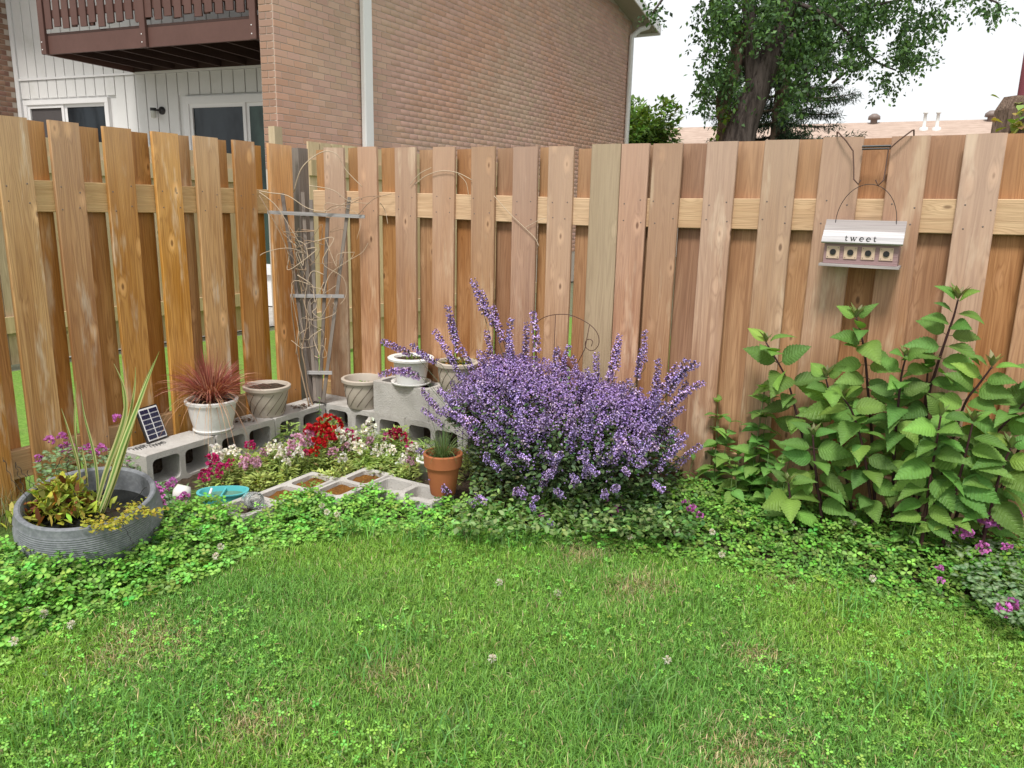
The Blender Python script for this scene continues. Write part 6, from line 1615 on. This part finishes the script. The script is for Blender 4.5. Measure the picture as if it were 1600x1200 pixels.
for (s_, t_, nm) in ((0.20, -0.79, 'small heap of spilled soil between the two pots on the block row'), (0.25, -0.37, 'dry leaf litter on the corner block beside the trellis')):
    n = 60; ps = np.stack([rng.normal(0, .035, n), rng.normal(0, .035, n), rng.uniform(0.003, .012, n)], 1); e = thing('leaf_litter', nm, 'litter', W(s_, t_, pz))
    link('crumbs', scatter('crumbs', *LEAF4, ps, frames(rng.normal(0, 1, (n, 3)) * np.array([1, 1, .15])), rng.uniform(.012, .028, n), jit((.12, .075, .05), n, .15, .35), M['leaf']), e)

# iris, sorrel and creeping jenny in the blue bowl
def striped(px, w, Yd):
    """upright sword leaf with cream edges, through pixels foot to tip"""
    P = np.array([aty(x, y, Yd) for x, y in px]); c = np.array(curve3(P, 16)); m = len(c); vs, cs_ = [], []
    for i in range(m):
        q = i / (m - 1); d = c[min(i + 1, m - 1)] - c[max(i - 1, 0)]; s_ = nrm(np.cross(d, [0.3, 1.0, 0])); ww = 1.2 * w * (1 - q ** 3) * (.75 + .5 * math.sin(q * 3)) / 2 + .0003
        for k, (u_, cl) in enumerate(((-1, (.52, .52, .24)), (-.45, (.50, .50, .22)), (-.4, (.15, .24, .06)), (.4, (.16, .26, .06)), (.45, (.50, .50, .22)), (1, (.52, .52, .24)))):
            vs.append(c[i] + s_ * ww * u_ + np.array([0, -.004 * (1 - abs(u_)), 0])); cs_.append(cl)
    f = [(i * 6 + k, i * 6 + k + 1, i * 6 + k + 7, i * 6 + k + 6) for i in range(m - 1) for k in range(5)]
    return np.array(vs), f, np.array(cs_)
iris = thing('variegated_iris', 'tall cream-striped iris sword leaves rising from the blue bowl planter', 'plant', (*gnd(160, 800, .2)[:2], .2))
OI = np.array(iris.location)
for px, w, Y in (([(155, 800), (172, 755), (190, 700), (215, 635), (232, 590), (249, 549)], .016, 2.93), ([(160, 805), (182, 745), (202, 680), (222, 610), (240, 565)], .012, 2.95), ([(148, 800), (165, 740), (183, 690), (195, 650), (196, 620), (190, 595), (178, 568)], .017, 2.95), ([(158, 800), (180, 720), (200, 660), (210, 610), (212, 573)], .013, 2.98), ([(152, 798), (158, 760), (168, 725), (180, 690), (188, 660)], .011, 2.97), ([(125, 748), (122, 725), (112, 690), (103, 660), (96, 638)], .011, 3.05), ([(126, 752), (120, 705), (117, 660), (118, 618), (119, 595)], .008, 3.07), ([(154, 790), (152, 745), (145, 700), (132, 650), (126, 608)], .012, 3.02), ([(137, 760), (133, 725), (130, 712), (128, 695)], .009, 3.05)):
    v, f, c = striped(px, w, Y); link('sword_leaf', join_np('sword_leaf', [(v - OI, f, c)], M['leaf'], True), iris)
so2 = thing('sorrel', 'dark green and rusty leaves crowding the left of the blue bowl planter', 'plant', (*gnd(95, 790, .22)[:2], .19))
OSo = np.array(so2.location); n = 620
ps = np.stack([rng.normal(0, .066, n), rng.normal(-.01, .06, n), rng.uniform(0, .15, n) ], 1); ps[:, 2] *= np.exp(-(ps[:, 0] ** 2 + ps[:, 1] ** 2) / .012)
c = jit((.30, .36, .06), n, .15, .35); m_ = rng.random(n) < .12; c[m_] = jit((.22, .10, .035), int(m_.sum()), .15, .3)
link('leaves', scatter('leaves', [(0, 0, 0), (.17, .4, .03), (.12, .8, 0), (0, 1, -.1), (-.12, .8, 0), (-.17, .4, .03)], [(0, 1, 2, 3, 4, 5)], ps, frames(np.stack([rng.normal(0, .6, n), rng.normal(0, .6, n), rng.normal(.6, .4, n)], 1)), rng.uniform(.03, .075, n), c, M['leaf']), so2)
cj = thing('creeping_jenny', 'yellow creeping jenny trailing over the rim of the blue bowl', 'plant', (*gnd(175, 815, .27)[:2], .25))
OC = np.array(cj.location); jp = [gnd(x + rng.normal(0, 9), y + rng.normal(0, 4), .265 + rng.normal(0, .008)) for x, y in ((150, 822), (165, 820), (180, 815), (195, 808), (205, 800), (215, 793), (225, 797), (240, 800), (160, 812), (172, 822), (140, 815), (212, 788)) for _ in range(34)]
jp = np.array(jp) - OC; n = len(jp)
link('leaves', scatter('leaves', *LEAF6, jp, frames(rng.normal(0, 1, (n, 3)) * np.array([1, 1, .5])), rng.uniform(.012, .022, n), jit((.42, .38, .045), n, .1, .2), M['leaf']), cj)
wr = thing('black_wires', 'thin wavy black wires looping out of the blue bowl planter', 'wire', (*gnd(60, 800, .2)[:2], .2))
OW = np.array(wr.location)
for px, Y in (([(45, 800), (40, 775), (22, 755), (12, 735), (5, 715)], 2.85), ([(48, 795), (40, 765), (30, 745), (25, 725)], 2.9), ([(60, 790), (48, 760), (38, 742), (22, 722)], 2.95), ([(95, 790), (92, 760), (88, 735), (97, 715)], 3.0), ([(110, 790), (108, 755), (105, 730), (108, 712)], 3.0), ([(75, 800), (62, 770), (50, 755), (42, 735)], 2.92), ([(165, 800), (195, 790), (210, 780), (228, 762)], 2.85), ([(190, 818), (200, 835), (208, 850), (210, 862)], 2.62), ([(195, 708), (180, 725), (165, 755), (160, 790)], 2.95)):
    P = [aty(x + rng.normal(0, 1), y, Y) - OW for x, y in px]; c = curve3(P, 30); c = [q + np.array([.004 * math.sin(i * 1.1), 0, .003 * math.cos(i * 1.3)]) for i, q in enumerate(c)]
    MB().tube(c, .0013, 4).build('wire', M['ink'], wr)
# dry grass at the foot of the left fence
n = 160; b_ = gnd(12, 820); ps = b_ + np.stack([rng.normal(0, .05, n), rng.normal(0, .09, n), np.zeros(n)], 1)
o = link('dry_grass', blades('dry_grass', ps, rng.uniform(.08, .22, n), rng.uniform(.002, .004, n), np.clip(rng.normal(.5, .2, n), 0.05, .95), jit((.22, .22, .09), n, .15, .3), M['blade'])); tag(o, 'dry yellowish grass at the foot of the left fence', 'grass', kind='stuff')
